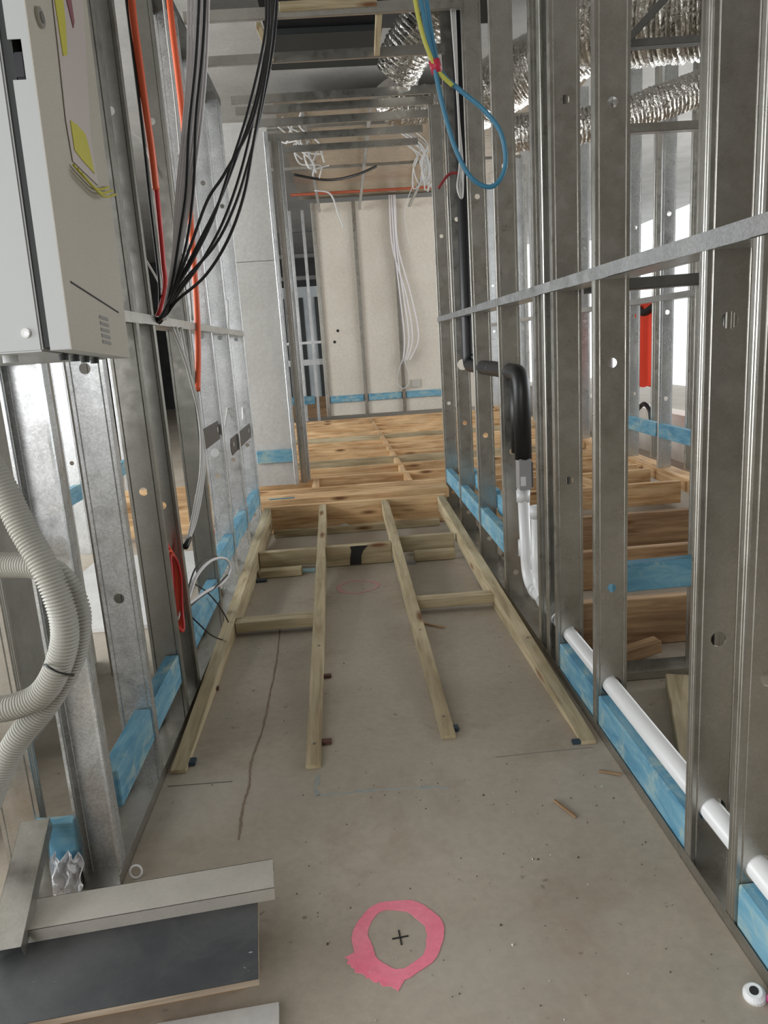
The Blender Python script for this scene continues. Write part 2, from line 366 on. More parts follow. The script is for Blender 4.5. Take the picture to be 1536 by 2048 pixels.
for a, b, s in ((3.37, 3.965, 'nearest of the three beyond the fitting'), (4.01, 4.645, 'middle of the three by the doorway'), (4.69, 5.325, 'at the doorway end')):
    bnog((xb, a, 0.25), (xb, b, 0.25), 'blue timber noggin low in the right wall, '+s)
    bnog((xb+0.09, a+0.05, 0.32), (xb+0.09, b-0.02, 0.32), 'blue timber noggin fixed behind the right wall, '+s)

# white drain pipe with its elbows
PX = 0.745
wp = empty('drain_pipe', 'white plastic drain pipe running low through the right wall studs and turning up', 'pipe', (PX, 2.0, 0.15))
def child_tube(name, m, pts, r, par, seg=16, **k):
    o = tube(name, m, [Vector(p)-par.location for p in pts], r, seg, parent=par, **k); return o
child_tube('pipe_run', PVC, arc_pts((PX, 0.6, 0.15), (PX, 3.10, 0.15), (PX, 3.14, 0.56), 0.10, 10), 0.025, wp, 20, straight=True)
child_tube('pipe_branch', PVC, arc_pts((PX, 2.78, 0.155), (PX+0.012, 2.97, 0.17), (PX+0.02, 2.99, 0.50), 0.07, 8), 0.024, wp, 20, straight=True)
for a, b in (((PX, 2.50, 0.15), (PX, 2.535, 0.15)), ((PX, 2.74, 0.15), (PX, 2.84, 0.15)), ((PX, 2.93, 0.15), (PX, 2.985, 0.15)), ((PX, 3.127, 0.26), (PX, 3.13, 0.33)), ((PX+0.018, 2.985, 0.24), (PX+0.018, 2.987, 0.31)), ((PX, 3.139, 0.50), (PX, 3.14, 0.55)), ((PX+0.02, 2.99, 0.46), (PX+0.02, 2.99, 0.51))):
    child_tube('coupling', PVCD, [a, b], 0.0295, wp, 20, straight=True)
gt = empty('pipe_fitting', 'grey tundish fitting between the black insulated pipe and white drain pipe', 'fitting', (PX, 3.12, 0.56))
o = box('body', GREYBOX, -0.026, 0.026, -0.035, 0.035, 0.0, 0.135, gt, 0.003)
o = box('lid', mat('dark_grey_plastic', (0.12, 0.12, 0.12), 0.4), 0.0265, 0.034, -0.03, 0.03, 0.01, 0.12, gt, 0.002)
o = box('sticker', PVC, -0.022, 0.0, -0.0362, -0.0352, 0.02, 0.06, gt)
ins = empty('insulated_pipe', 'black foam insulated pipe dropping from the ceiling and stepping along the right wall', 'pipe', (PX, 4.4, 1.06))
top = arc_pts((PX+0.02, 4.45, 3.3), (PX, 4.42, 1.055), (PX, 3.6, 1.055), 0.07, 8)
low = arc_pts((PX, 3.6, 1.055), (PX, 3.12, 1.05), (PX, 3.12, 0.69), 0.09, 10)
child_tube('foam_sleeve', RUB, top+low[1:], 0.036, ins, 20, straight=True)
tag(child_tube('foam_joint', mat('foam_glue_joint', (0.05, 0.05, 0.05), 0.6), [(PX, 3.70, 1.055), (PX, 3.712, 1.055)], 0.0375, ins, 20, straight=True), 'grey glued joint ring', None)
ins2 = tube('insulated_pipe', RUB, arc_pts((PX+0.03, 4.58, 3.3), (PX+0.03, 4.56, 1.10), (PX+0.03, 4.2, 1.10), 0.07, 8), 0.022, 16, straight=True)
tag(ins2, 'thinner black insulated pipe close behind the thick one in the right wall', 'pipe')
rc = bmesh.new(); sweep(rc, [Vector((0, 0, 0)), Vector((0, 0, 0.33))], 0.034, 16)
tag(link('insulated_pipe', rc, RUB, loc=(PX+0.012, 3.25, 0.70), smooth=True), 'short black foam sleeved riser behind the insulated elbow', 'pipe')

# ------------------------------------------------------------ left corridor wall
left = [(1.62, 'nearest, standing beside the black plywood board', 0), (1.99, 'bright and spangled with a hole near its foot', 0), (2.37, 'third from the camera', 0), (2.58, 'in front of the red cable coil', 0),
        (3.18, 'behind the hanging white cables', 0), (3.72, 'third from the far end', 0), (4.28, 'second from the far end', 0), (4.94, 'at the far end beside the grey wall board', 0)]
for i, (y, s, _) in enumerate(left):
    hs = {0: ((0.6, 0.013),), 1: ((0.57, 0.0145), (1.192, 0.0145), (1.85, 0.014)), 2: ((0.14, 0.01), (0.797, 0.0135), (1.42, 0.013), (2.0, 0.013)), 3: ((0.708, 0.0135), (1.327, 0.0135), (1.966, 0.0135))}.get(i, ((0.15, 0.013), (0.62, 0.013), (1.3, 0.013), (2.1, 0.013)))
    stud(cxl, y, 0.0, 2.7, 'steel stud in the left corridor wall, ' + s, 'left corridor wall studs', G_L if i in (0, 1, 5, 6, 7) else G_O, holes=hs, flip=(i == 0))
channel('bottom_track', 'galvanised bottom track along the floor under the left corridor wall', 'track', (cxl, 1.56, 0.001), (cxl, 4.99, 0.001), 0.0965, 0.03, G_R)
channel('noggin_rail', 'galvanised noggin rail across the left corridor wall at chest height', 'rail', (cxl, 1.6, 1.315), (cxl, 4.985, 1.315), 0.098, 0.032, G_R)
xl = XL-0.026
for a, b, s in ((1.665, 1.985, 'nearest the camera'), (2.035, 2.365, 'second from the camera'), (2.63, 3.175, 'behind the looped cables'), (3.22, 3.715, 'fourth from the camera'), (3.76, 4.275, 'second from the far end'), (4.32, 4.935, 'at the far end')):
    z = 0.19 if a < 2.2 else (0.20 if a < 3 else 0.27)
    bnog((xl, a, z), (xl, b, z), 'blue timber noggin low in the left wall, '+s)

# short return wall at near left
stud(-0.83, 1.60, 0.0, 2.7, 'galvanised stud at the left edge beside the short blue noggin', 'left return wall studs', G_R, holes=((0.6, 0.013), (1.25, 0.013)))
tag(timber('timber_noggin', BLUE, (-0.792, 1.585, 0.112), (-0.697, 1.585, 0.112), 0.03, 0.125), 'short blue timber noggin facing the camera at lower left', 'timber', 'blue timber noggins low in the walls')
stud(-0.93, 2.25, 0.0, 2.7, 'steel stud against the beige lining seen between left wall studs', 'left return wall studs', G_R, rot=math.pi/2)
stud(-0.95, 2.80, 0.0, 2.7, 'steel stud behind the left wall at the end of the beige lining', 'left return wall studs', G_R)
# diagonal steel off-cut leaning at bottom left, sitting on the loose track
channel('steel_brace', 'dull steel channel off-cut leaning across the lower left corner', 'steel', (-0.724, 1.250, 0.125), (-0.756, 1.520, 0.220), 0.062, 0.03, G_R, up=False)
channel('steel_brace', 'short steel channel end behind the leaning off-cut at lower left', 'steel', (-0.737, 1.440, -0.001), (-0.771, 1.560, 0.194), 0.04, 0.02, G_R, up=True)

# ------------------------------------------------------------ switchboard box
sb = empty('switchboard_box', 'pale grey and beige electrical enclosure mounted high on the left wall', 'electrical box', (-0.432, 1.262, 1.2265), (math.radians(-3.0), 0, 0))
HB = 0.95
box('body', BOXG, -0.26, -0.046, 0.0, 0.335, 0.0, HB, sb, 0.003)
box('gap_shade', DARK, -0.055, -0.030, 0.006, 0.33, 0.006, HB-0.006, sb)  # dark inset core paints the shade inside the door gap
dl = box('door', BOXB, -0.0015, 0.0, 0.0, 0.335, 0.0, HB, sb)
bmf = bmesh.new()
bx(bmf, -0.034, -0.0015, 0.0, 0.0015, 0.0, 0.405); bx(bmf, -0.014, -0.0015, 0.0, 0.0015, 0.405, 0.462); bx(bmf, -0.034, -0.0015, 0.0, 0.0015, 0.462, HB)
bx(bmf, -0.034, -0.0015, 0.0, 0.335, 0.0, 0.0015); bx(bmf, -0.034, -0.0015, 0.3335, 0.335, 0.0, HB)
link('door_flange', bmf, BOXG, sb)
box('latch', mat('latch_black', (0.012, 0.012, 0.02), 0.3), -0.030, -0.0145, 0.003, 0.012, 0.408, 0.446, sb, 0.002)
def disc(name, m, c, r, axis, parent, h=0.002, seg=24):
    bm = bmesh.new(); a = Vector(axis).normalized(); sweep(bm, [Vector(c), Vector(c)+a*h], r, seg); return link(name, bm, m, parent, smooth=False)
disc('screw', mat('screw_cap', (0.7, 0.7, 0.68), 0.3), (-0.068, 0.0, 0.030), 0.0075, (0, -1, 0), sb, 0.003)
disc('screw', mat('screw_head', (0.35, 0.35, 0.35), 0.35, 0.7), (-0.066, -0.003, 0.029), 0.0045, (0, -1, 0), sb, 0.0015)
lk = disc('lock', mat('lock_steel', (0.42, 0.41, 0.37), 0.3, 0.6), (0, 0.050, 0.513), 0.015, (1, 0, 0), sb, 0.005)
disc('lock_core', mat('lock_core', (0.25, 0.24, 0.22), 0.3, 0.5), (0.005, 0.050, 0.513), 0.008, (1, 0, 0), lk, 0.002)
def sheet(name, m, pts, parent, t=0.0012, ax=(1, 0, 0)):
    bm = bmesh.new(); a = Vector(ax)*t; A = [bm.verts.new(Vector(p)) for p in pts]; B = [bm.verts.new(Vector(p)+a) for p in pts]
    bm.faces.new(A[::-1]); bm.faces.new(B); n = len(pts)
    for i in range(n): bm.faces.new((A[i], A[(i+1) % n], B[(i+1) % n], B[i]))
    return link(name, bm, m, parent)
# warning label sheet with yellow borders, its lower end curling off the door
def on_door(pts, off):
    c, sn = math.cos(math.radians(3.0)), math.sin(math.radians(3.0)); out = []
    for p in pts:
        y, z = p[1]-1.262, p[2]-1.2265; out.append((off, y*c-z*sn, y*sn+z*c))
    return out
lab = sheet('warning_label', TAGW, on_door([(-0.431, 1.421, 1.823), (-0.431, 1.612, 1.905), (-0.431, 1.564, 1.744), (-0.431, 1.526, 1.606), (-0.431, 1.533, 1.528), (-0.431, 1.402, 1.541), (-0.431, 1.396, 1.604), (-0.431, 1.410, 1.715)], 0.001), sb)
sheet('yellow_border', TAGY, on_door([(-0.431, 1.423, 1.825), (-0.431, 1.473, 1.846), (-0.431, 1.467, 1.782), (-0.431, 1.450, 1.722), (-0.431, 1.427, 1.712)], 0.0024), lab)
sheet('yellow_border', TAGY, on_door([(-0.431, 1.415, 1.609), (-0.431, 1.446, 1.611), (-0.431, 1.490, 1.607), (-0.431, 1.504, 1.584), (-0.431, 1.515, 1.545), (-0.431, 1.446, 1.555), (-0.431, 1.416, 1.562)], 0.0024), lab)
sheet('red_panel', TAGR, on_door([(-0.431, 1.479, 1.848), (-0.431, 1.518, 1.865), (-0.431, 1.519, 1.799), (-0.431, 1.508, 1.785)], 0.0026), lab)
for k in range(3):
    P = on_door([(-0.431, 1.388, 1.532), (-0.431, 1.432, 1.524), (-0.431, 1.505, 1.517), (-0.431, 1.587, 1.536)], 0.006+0.006*k)
    P = [Vector(p)-Vector((0, 0, 0.007*k)) for p in P]; tube('curled_edge', TAGY, P, 0.0022, 6, parent=lab)
sheet('pencil_line', INK, [(0.0005, 0.035, 0.112), (0.0005, 0.29, 0.088), (0.0005, 0.29, 0.085), (0.0005, 0.035, 0.109)], sb, 0.0004)
for k in range(5): sheet('printed_mark', INKG, [(0.0005, 0.165, 0.070-0.011*k), (0.0005, 0.215, 0.069-0.011*k), (0.0005, 0.215, 0.063-0.011*k), (0.0005, 0.165, 0.064-0.011*k)], sb, 0.0004)
for k in range(4): disc('cable_gland', DARK, (-0.05, 0.10+0.055*k, -0.010), 0.008, (0, 0, 1), sb, 0.011)
tag(disc('blanking_plug', BOXG, (-0.12, 0.05, -0.012), 0.012, (0, 0, 1), sb, 0.013), None, None)

# ------------------------------------------------------------ grey corrugated conduits
def corrugated(label, pts, r=0.026):
    path = smooth_path(pts, 40); # resample evenly
    out = [path[0]]; acc = 0; step = 0.00165
    for a, b in zip(path, path[1:]):
        d = (b-a).length; t = step-acc
        while t <= d: out.append(a+(b-a)*(t/d)); t += step
        acc = (acc+d) % step
    rad = [r*(1.0, 0.96, 0.74, 0.96)[i % 4] for i in range(len(out))]
    c = sum(out, Vector())/len(out); bm = bmesh.new(); sweep(bm, [p-c for p in out], r, 20, radii=rad)
    return tag(link('corrugated_conduit', bm, CONDUIT, loc=c, smooth=True), label, 'conduit', 'grey corrugated conduits at the left edge')
corrugated('grey corrugated conduit in front, curving from the left edge down under the cable tie', [(-0.701, 1.420, 1.098), (-0.646, 1.400, 0.999), (-0.611, 1.380, 0.915), (-0.573, 1.360, 0.836), (-0.552, 1.350, 0.744), (-0.566, 1.350, 0.671), (-0.618, 1.360, 0.594), (-0.689, 1.370, 0.564), (-0.796, 1.390, 0.553)])
corrugated('grey corrugated conduit behind, looping in from the left and dropping to the lower left edge', [(-0.798, 1.500, 0.833), (-0.716, 1.490, 0.819), (-0.635, 1.460, 0.819), (-0.582, 1.435, 0.801), (-0.555, 1.425, 0.748), (-0.557, 1.420, 0.693), (-0.582, 1.420, 0.626), (-0.639, 1.420, 0.545), (-0.711, 1.420, 0.469), (-0.766, 1.420, 0.383), (-0.827, 1.430, 0.266)])
tie = tube('cable_tie', BLK, [(-0.581, 1.310, 0.668), (-0.560, 1.315, 0.650), (-0.563, 1.380, 0.616), (-0.613, 1.450, 0.588), (-0.621, 1.400, 0.632)], 0.0022, 6, closed=True)
tag(tie, 'black cable tie strapping the two corrugated conduits together', 'cable tie')
tag(tube('draw_wire', WCAB, [(-0.567, 1.400, 0.813), (-0.557, 1.400, 0.757), (-0.560, 1.400, 0.706), (-0.575, 1.390, 0.654)], 0.0025, 6), 'thin pale cable running between the two corrugated conduits', 'cable')

# ------------------------------------------------------------ cables on the left wall
def cable(label, m, pts, r=0.004, cat='cable', group=None, n=10, name='cable', seg=8):
    return tag(tube(name, m, pts, r, seg, n), label, cat, group)
END = [(-0.594, 2.620, 1.332), (-0.581, 2.620, 1.351)]
blackpts = [
 [(-0.128, 2.750, 2.379), (-0.153, 2.750, 2.234), (-0.217, 2.750, 2.027), (-0.286, 2.720, 1.868), (-0.364, 2.700, 1.712), (-0.441, 2.680, 1.586), (-0.518, 2.650, 1.459)],
 [(-0.111, 2.780, 2.391), (-0.141, 2.780, 2.215), (-0.199, 2.780, 2.020), (-0.259, 2.750, 1.843), (-0.318, 2.720, 1.697), (-0.396, 2.700, 1.570), (-0.503, 2.660, 1.459)],
 [(-0.147, 2.720, 2.367), (-0.166, 2.720, 2.209), (-0.240, 2.720, 1.996), (-0.315, 2.700, 1.819), (-0.393, 2.680, 1.647), (-0.470, 2.660, 1.521), (-0.536, 2.640, 1.427)],
 [(-0.133, 2.700, 2.357), (-0.162, 2.700, 2.158), (-0.230, 2.700, 1.952), (-0.336, 2.690, 1.794), (-0.402, 2.680, 1.710), (-0.470, 2.660, 1.569), (-0.535, 2.640, 1.435)],
 [(-0.122, 2.800, 2.400), (-0.157, 2.800, 2.208), (-0.204, 2.800, 2.072), (-0.284, 2.770, 1.833), (-0.363, 2.740, 1.655), (-0.444, 2.700, 1.524), (-0.526, 2.650, 1.419)],
 [(-0.110, 2.600, 2.314), (-0.156, 2.600, 2.094), (-0.223, 2.600, 1.866), (-0.272, 2.600, 1.704), (-0.339, 2.600, 1.569), (-0.425, 2.600, 1.462), (-0.528, 2.620, 1.393)],
 [(-0.356, 2.720, 2.375), (-0.396, 2.720, 2.146), (-0.442, 2.710, 1.935), (-0.472, 2.700, 1.749), (-0.506, 2.680, 1.606), (-0.542, 2.650, 1.460)],
 [(-0.340, 2.740, 2.383), (-0.374, 2.740, 2.181), (-0.419, 2.730, 1.970), (-0.448, 2.720, 1.768), (-0.488, 2.700, 1.591), (-0.538, 2.660, 1.445)],
]
for i, p in enumerate(blackpts):
    q = Vector((0.004*(i % 3), 0.006*i, 0.003*(i % 4)))
    cable('thin black cable in the bundle swept from the ceiling into the left wall noggin' if i < 6 else 'black cable hanging straight down beside the pale grey cables on the left wall', BLK, p+[Vector(END[1])+q, Vector(END[0])+q+Vector((-0.02, 0.02, -0.01))], 0.005, group='black cables in the left wall bundle' if i < 6 else 'straight black cables by the grey ones')
for i in range(7):
    dx = i*5.5
    cable('pale grey cable in the flat bundle hanging from the ceiling onto the left wall', GCAB, [Vector((-0.397, 2.740, 2.385))+Vector((dx*0.0019, 0.004*i, 0)), Vector((-0.425, 2.740, 2.154))+Vector((dx*0.0017, 0.004*i, 0)), Vector((-0.465, 2.730, 1.942))+Vector((dx*0.0016, 0.004*i, 0)), Vector((-0.509, 2.700, 1.720))+Vector((dx*0.0013, 0.003*i, 0)), Vector((-0.539, 2.670, 1.526))+Vector((dx*0.0006, 0.002*i, 0)), Vector((-0.590, 2.640, 1.332))+Vector((dx*0.0002, 0.002*i, 0))], 0.0048, group='pale grey cables in the left wall bundle')
cable('thick orange conduit hanging in front of the left wall, turning red-brown at its foot', ORG, [(-0.585, 2.765, 2.432), (-0.585, 2.742, 2.293), (-0.585, 2.749, 2.164), (-0.585, 2.756, 2.031), (-0.585, 2.772, 1.896), (-0.590, 2.789, 1.773)], 0.0125, 'conduit', name='conduit', seg=12)
cable('red conduit curving down into the left wall noggin below the orange one', RED, [(-0.590, 2.799, 1.791), (-0.590, 2.786, 1.675), (-0.600, 2.811, 1.545), (-0.600, 2.793, 1.459), (-0.610, 2.732, 1.379), (-0.630, 2.720, 1.338)], 0.009, 'conduit', name='conduit', seg=12)
cable('thick black cable alongside the orange conduit on the left wall', BLK, [(-0.600, 2.746, 2.424), (-0.600, 2.745, 2.237), (-0.600, 2.743, 1.967), (-0.600, 2.723, 1.729), (-0.610, 2.754, 1.473), (-0.630, 2.766, 1.339)], 0.005)
cable('orange conduit set back behind the pale grey cables', ORG, [(-0.602, 3.570, 2.747), (-0.602, 3.554, 2.554), (-0.602, 3.561, 2.345), (-0.602, 3.552, 2.085), (-0.602, 3.465, 1.763), (-0.602, 3.390, 1.444), (-0.602, 3.289, 1.233), (-0.602, 3.174, 1.070)], 0.013, 'conduit', name='conduit', seg=12)
cable('white cable beside the rear orange conduit', WCAB, [(-0.602, 3.418, 2.682), (-0.602, 3.422, 2.486), (-0.602, 3.424, 2.245), (-0.602, 3.390, 1.988), (-0.602, 3.307, 1.680), (-0.602, 3.244, 1.355)], 0.005)
wl = 'white cable drooping below the left noggin to a taped end'
for i, p in enumerate([[(-0.602, 2.840, 1.314), (-0.602, 2.994, 1.195), (-0.602, 3.130, 1.052), (-0.602, 3.159, 0.905), (-0.602, 3.080, 0.749), (-0.602, 2.899, 0.639), (-0.602, 2.678, 0.554)],
          [(-0.602, 2.992, 1.318), (-0.602, 3.048, 1.156), (-0.602, 3.143, 0.969), (-0.602, 3.171, 0.798), (-0.602, 3.021, 0.676), (-0.602, 2.838, 0.592), (-0.602, 2.657, 0.550)],
          [(-0.602, 2.901, 1.316), (-0.602, 3.050, 1.126), (-0.602, 3.142, 0.949), (-0.602, 3.061, 0.772), (-0.602, 2.883, 0.662), (-0.602, 2.715, 0.583), (-0.602, 2.642, 0.554)]]):
    cable(wl, WCAB, p, 0.0055, group='white cables drooping to the taped end')
tag(tube('tape_wrap', BLK, [(-0.602, 2.681, 0.559), (-0.602, 2.610, 0.546)], 0.011, 10, straight=True), 'black tape wrap on the ends of the drooping white cables', 'tape')
cable('white cable dropping from the left noggin to the black bracket', WCAB, [(-0.655, 4.729, 1.530), (-0.655, 4.612, 1.292), (-0.655, 4.519, 1.060), (-0.655, 4.261, 0.904), (-0.650, 4.081, 0.832)], 0.0055)
cable('thin grey cable running down the last bay of the left wall', GCAB, [(-0.660, 5.273, 1.628), (-0.660, 5.213, 1.365), (-0.660, 5.049, 1.039), (-0.660, 4.893, 0.789)], 0.006)
cable('pale cable crossing behind the upper left wall studs', WCAB, [(-0.680, 2.892, 1.991), (-0.680, 3.080, 2.001), (-0.670, 3.128, 1.954), (-0.660, 3.105, 1.900)], 0.004)
cable('thin white cable bowed across the left studs above the coil', WCAB, [(-0.660, 2.814, 1.549), (-0.655, 2.932, 1.491), (-0.650, 3.011, 1.424)], 0.004)
cable('pale cable hanging beside the red cable coil', WCAB, [(-0.640, 2.493, 0.596), (-0.635, 2.545, 0.537), (-0.630, 2.579, 0.453), (-0.630, 2.575, 0.361), (-0.630, 2.484, 0.319)], 0.0035)
# red coil
coil = empty('cable_coil', 'coil of orange-red cable hanging inside the left wall behind a stud', 'cable coil', (-0.63, 2.47, 0.42))
for k in range(5):
    a0 = 0.062+0.006*k; P = [Vector((0.004*math.sin(3*t)-0.008*k+0.012, a0*1.1*math.cos(t)+0.004*k, (0.135+0.006*k)*math.sin(t)+0.008*k)) for t in [2*math.pi*j/16 for j in range(16)]]
    tube('cable_turn', ORGC if k % 3 else RED, P, 0.0055, 8, 4, closed=True, parent=coil)
# cable loops
lp = 'loop of grey cable sticking out of the left wall over the blue noggin'
cable(lp, GCAB, [(-0.620, 2.622, 0.343), (-0.600, 2.737, 0.402), (-0.580, 2.953, 0.397), (-0.570, 3.203, 0.328), (-0.570, 3.272, 0.257), (-0.580, 3.111, 0.250), (-0.590, 2.784, 0.316), (-0.620, 2.581, 0.335)], 0.006)
cable('black cable loop above the grey one, sticking out of the left wall', BLK, [(-0.620, 2.602, 0.370), (-0.600, 2.728, 0.434), (-0.590, 2.962, 0.410), (-0.575, 3.184, 0.337)], 0.0035)
cable('black cable following the underside of the grey loop', BLK, [(-0.568, 3.184, 0.261), (-0.580, 2.937, 0.285), (-0.600, 2.732, 0.314), (-0.630, 2.598, 0.311)], 0.004)
cable('thin black cable looping down over the left ramp joist', BLK, [(-0.620, 2.728, 0.376), (-0.600, 2.877, 0.285), (-0.585, 3.018, 0.170), (-0.570, 3.093, 0.062), (-0.570, 2.989, 0.039), (-0.580, 2.776, 0.139), (-0.600, 2.639, 0.248), (-0.630, 2.652, 0.279)], 0.003)
# black steel brackets
for (a, b, zc, lab) in ((3.20, 3.72, 0.85, 'black steel mounting plate on the left wall, nearer of two'), (4.02, 4.92, 0.72, 'black slotted steel bracket in the last bays of the left wall')):
    br = empty('mounting_bracket', lab, 'bracket', (XL-0.012, (a+b)/2, zc))
    L = (b-a)/2; bm = bmesh.new(); bx(bm, -0.002, 0.002, -L, L, -0.045, 0.045)
    bmesh.ops.bevel(bm, geom=[e for e in bm.edges if abs(e.verts[0].co.x-e.verts[1].co.x) > 0.001], offset=0.02, segments=3, affect='EDGES')
    link('plate', bm, BLKBR, br)
    for s in (-0.78, 0.75): disc('fixing_hole', mat('bright_washer', (0.6, 0.62, 0.62), 0.3, 0.5), (0.002, L*s, 0.006), 0.014, (1, 0, 0), br, 0.0015)
disc_r = disc('grommet', PVC, (0, 0, 0), 0.02, (0, -1, 0), None, 0.008); disc_r.location = (-0.625, 3.545, 0.759)
tag(disc_r, 'white grommet below the black mounting plate on the left wall', 'grommet')

# ------------------------------------------------------------ timber ramp framing
def wedge(name, label, m, x0, x1, y0, y1, z1, depth=0.09, group=None, ztip=0.012):
    """joist cut to a taper: top rises from ztip at y0 to z1 at y1; local X along the run"""
    L = y1-y0; th = math.atan2(z1-ztip, L); bm = bmesh.new(); ns = 10; wd = abs(x1-x0) if False else 0.045
    def X(t): return x0+(x1-x0)*t
    rows = []
    for i in range(ns+1):
        t = i/ns; yy = t*L; zt = ztip+(z1-ztip)*t; zb = max(0.0, zt-depth)
        rows.append([bm.verts.new(v) for v in ((yy, -(X(t)-wd/2-x0), zb), (yy, -(X(t)+wd/2-x0), zb), (yy, -(X(t)+wd/2-x0), zt), (yy, -(X(t)-wd/2-x0), zt))])
    for a, b in zip(rows, rows[1:]):
        for k in range(4): bm.faces.new((a[k], a[(k+1) % 4], b[(k+1) % 4], b[k]))
    bm.faces.new(rows[0]); bm.faces.new(rows[-1][::-1])
    o = link(name, bm, m, None, (x0, y0, 0.001), (0, 0, math.pi/2)); return tag(o, label, 'timber', group)
rg = 'tapered ramp joists'
YH = 4.93
wedge('ramp_joist', 'tapered treated pine ramp joist against the left wall', PINE_G, -0.572, -0.565, 2.03, YH, 0.185, 0.14, rg)
wedge('ramp_joist', 'tapered treated pine ramp joist, second from the left, with a nail at its tip', PINE_G, -0.170, -0.195, 1.99, YH, 0.185, 0.09, rg)
wedge('ramp_joist', 'tapered treated pine ramp joist, second from the right, with a splintered tip', PINE_G, 0.245, 0.225, 2.09, YH, 0.185, 0.09, rg)
wedge('ramp_joist', 'tapered treated pine ramp joist against the right wall', PINE_G, 0.652, 0.605, 1.99, YH, 0.185, 0.09, rg)
def tb(name, label, m, p, q, wd, ht, group=None, roll=0): return tag(timber(name, m, p, q, wd, ht, roll), label, 'timber', group)
for x, y in ((-0.17, 2.10), (-0.171, 2.78), (0.243, 2.19), (0.24, 2.85), (0.645, 2.7)):
    z = 0.014+0.175*(y-2.0)/2.94; 
    bm = bmesh.new(); sweep(bm, [Vector((0, 0, 0)), Vector((0, 0, 0.0015))], 0.0045, 10); tag(link('nail_head', bm, G_D, None, (x, y, z)), 'small nail head in the top of a ramp joist', 'nail', 'nail heads in the ramp joists')
tb('ledger_beam', 'pine header beam across the top of the ramp', PINE, (-0.60, 4.965, 0.095), (0.64, 4.965, 0.095), 0.045, 0.186)
tb('floor_batten', 'treated pine batten on the floor at the foot of the header beam', PINE_G, (-0.53, 4.86, 0.0235), (0.58, 4.86, 0.0235), 0.05, 0.045)
kb = 'crosswise blocks between the ramp joists'
tb('timber_block', 'pine block between the two left ramp joists, far row', PINE_G, (-0.54, 4.10, 0.065), (-0.215, 4.10, 0.065), 0.045, 0.09, kb)
tb('timber_block', 'pine block with a black painted patch between the middle ramp joists', PINE_G, (-0.165, 4.08, 0.06), (0.205, 4.08, 0.06), 0.045, 0.115, kb)
tb('timber_block', 'pine block between the two right ramp joists, far row', PINE_G, (0.255, 4.20, 0.065), (0.58, 4.20, 0.065), 0.045, 0.09, kb)
pt = sheet('black_paint', INK, [(-0.035, 4.0565, 0.006), (0.030, 4.0565, 0.006), (0.033, 4.0565, 0.055), (0.045, 4.0565, 0.085), (0.075, 4.0565, 0.112), (0.01, 4.0565, 0.114), (-0.028, 4.0565, 0.112), (-0.022, 4.0565, 0.09), (-0.030, 4.0565, 0.05)], None, 0.002, (0, -1, 0))
tag(pt, 'black spray paint patch on the middle ramp block', 'paint')
tb('timber_block', 'short lower pine packer behind the far left block', PINE_G, (-0.53, 3.97, 0.022), (-0.30, 3.97, 0.022), 0.07, 0.04, kb)
tb('timber_block', 'short lower pine packer in front of the far right block', PINE_G, (0.33, 4.05, 0.03), (0.56, 4.05, 0.03), 0.05, 0.055, kb)
tb('timber_block', 'pine block between the two left ramp joists, near row', PINE_G, (-0.545, 3.13, 0.045), (-0.20, 3.13, 0.045), 0.075, 0.045, kb)
tb('timber_block', 'pine block between the two right ramp joists, near row', PINE_G, (0.26, 3.22, 0.05), (0.615, 3.22, 0.05), 0.06, 0.045, kb)
PKD = mat('dark_packer', (0.03, 0.05, 0.07), 0.5); PKR = mat('dark_red_packer', (0.11, 0.05, 0.04), 0.5); PKB = mat('pale_blue_packer', (0.35, 0.55, 0.62), 0.5)
pk = [((-0.555, 2.081, 0.000), 'dark blue plastic packer beside the tip of the left ramp joist', PKD, 0.05), ((-0.136, 2.130, 0.000), 'dark red packer beside the second ramp joist tip', PKR, 0.035), ((0.264, 2.144, 0.000), 'dark packer beside the splintered joist tip', PKD, 0.04), ((0.617, 2.001, 0.000), 'small dark packer at the tip of the right ramp joist', PKD, 0.025),
      ((-0.139, 2.611, 0.000), 'small brown packer halfway along the second ramp joist', PKR, 0.03), ((-0.555, 2.585, 0.000), 'small brown packer halfway along the left ramp joist', PKR, 0.03), ((-0.517, 3.892, 0.000), 'dark packer under the left ramp joist near the far row of blocks', PKD, 0.06), ((-0.265, 4.010, 0.000), 'pale blue packer beside the second ramp joist', PKB, 0.07), ((0.307, 4.010, 0.000), 'grey packer beside the third ramp joist near the far row of blocks', GREYBOX, 0.05)]
for p, l, m, s in pk:
    tag(box('packer', m, p[0]-s/2, p[0]+s/2, p[1]-s/3, p[1]+s/3, 0.001, 0.012, None, 0.001), l, 'packer')
# ------------------------------------------------------------ raised timber floor beyond
jg = 'joists of the raised timber floor'
tb('floor_beam', 'wide orange pine beam lying across the doorway behind the ramp header', PINE, (-0.70, 5.30, 0.15), (0.70, 5.30, 0.15), 0.20, 0.07)
ys = [5.55+0.45*i for i in range(13)]
for i, y in enumerate(ys):
    tb('floor_joist', 'pine floor joist of the far room, %s from the doorway' % ORD[i], PINE if i not in (3, 7) else PINE_G, (-0.9, y, 0.12), (2.2, y, 0.12), 0.045, 0.14, jg)
for i in range(12):
    x = 0.30+0.02*i*0.6
    tb('floor_block', 'pale pine block between joists of the far room, %s from the doorway' % ORD[i], PINE, (0.46-0.008*i, ys[i]+0.03, 0.14), (0.46-0.008*i, ys[i+1]-0.03, 0.14), 0.045, 0.08, 'blocks between the far room joists')
tag(tube('paper_lid', BOARD, [(-0.058, 4.882, 0.002), (-0.058, 4.842, 0.012)], 0.05, 24, straight=True), 'pale round lid on the floor below the ramp header', 'lid')
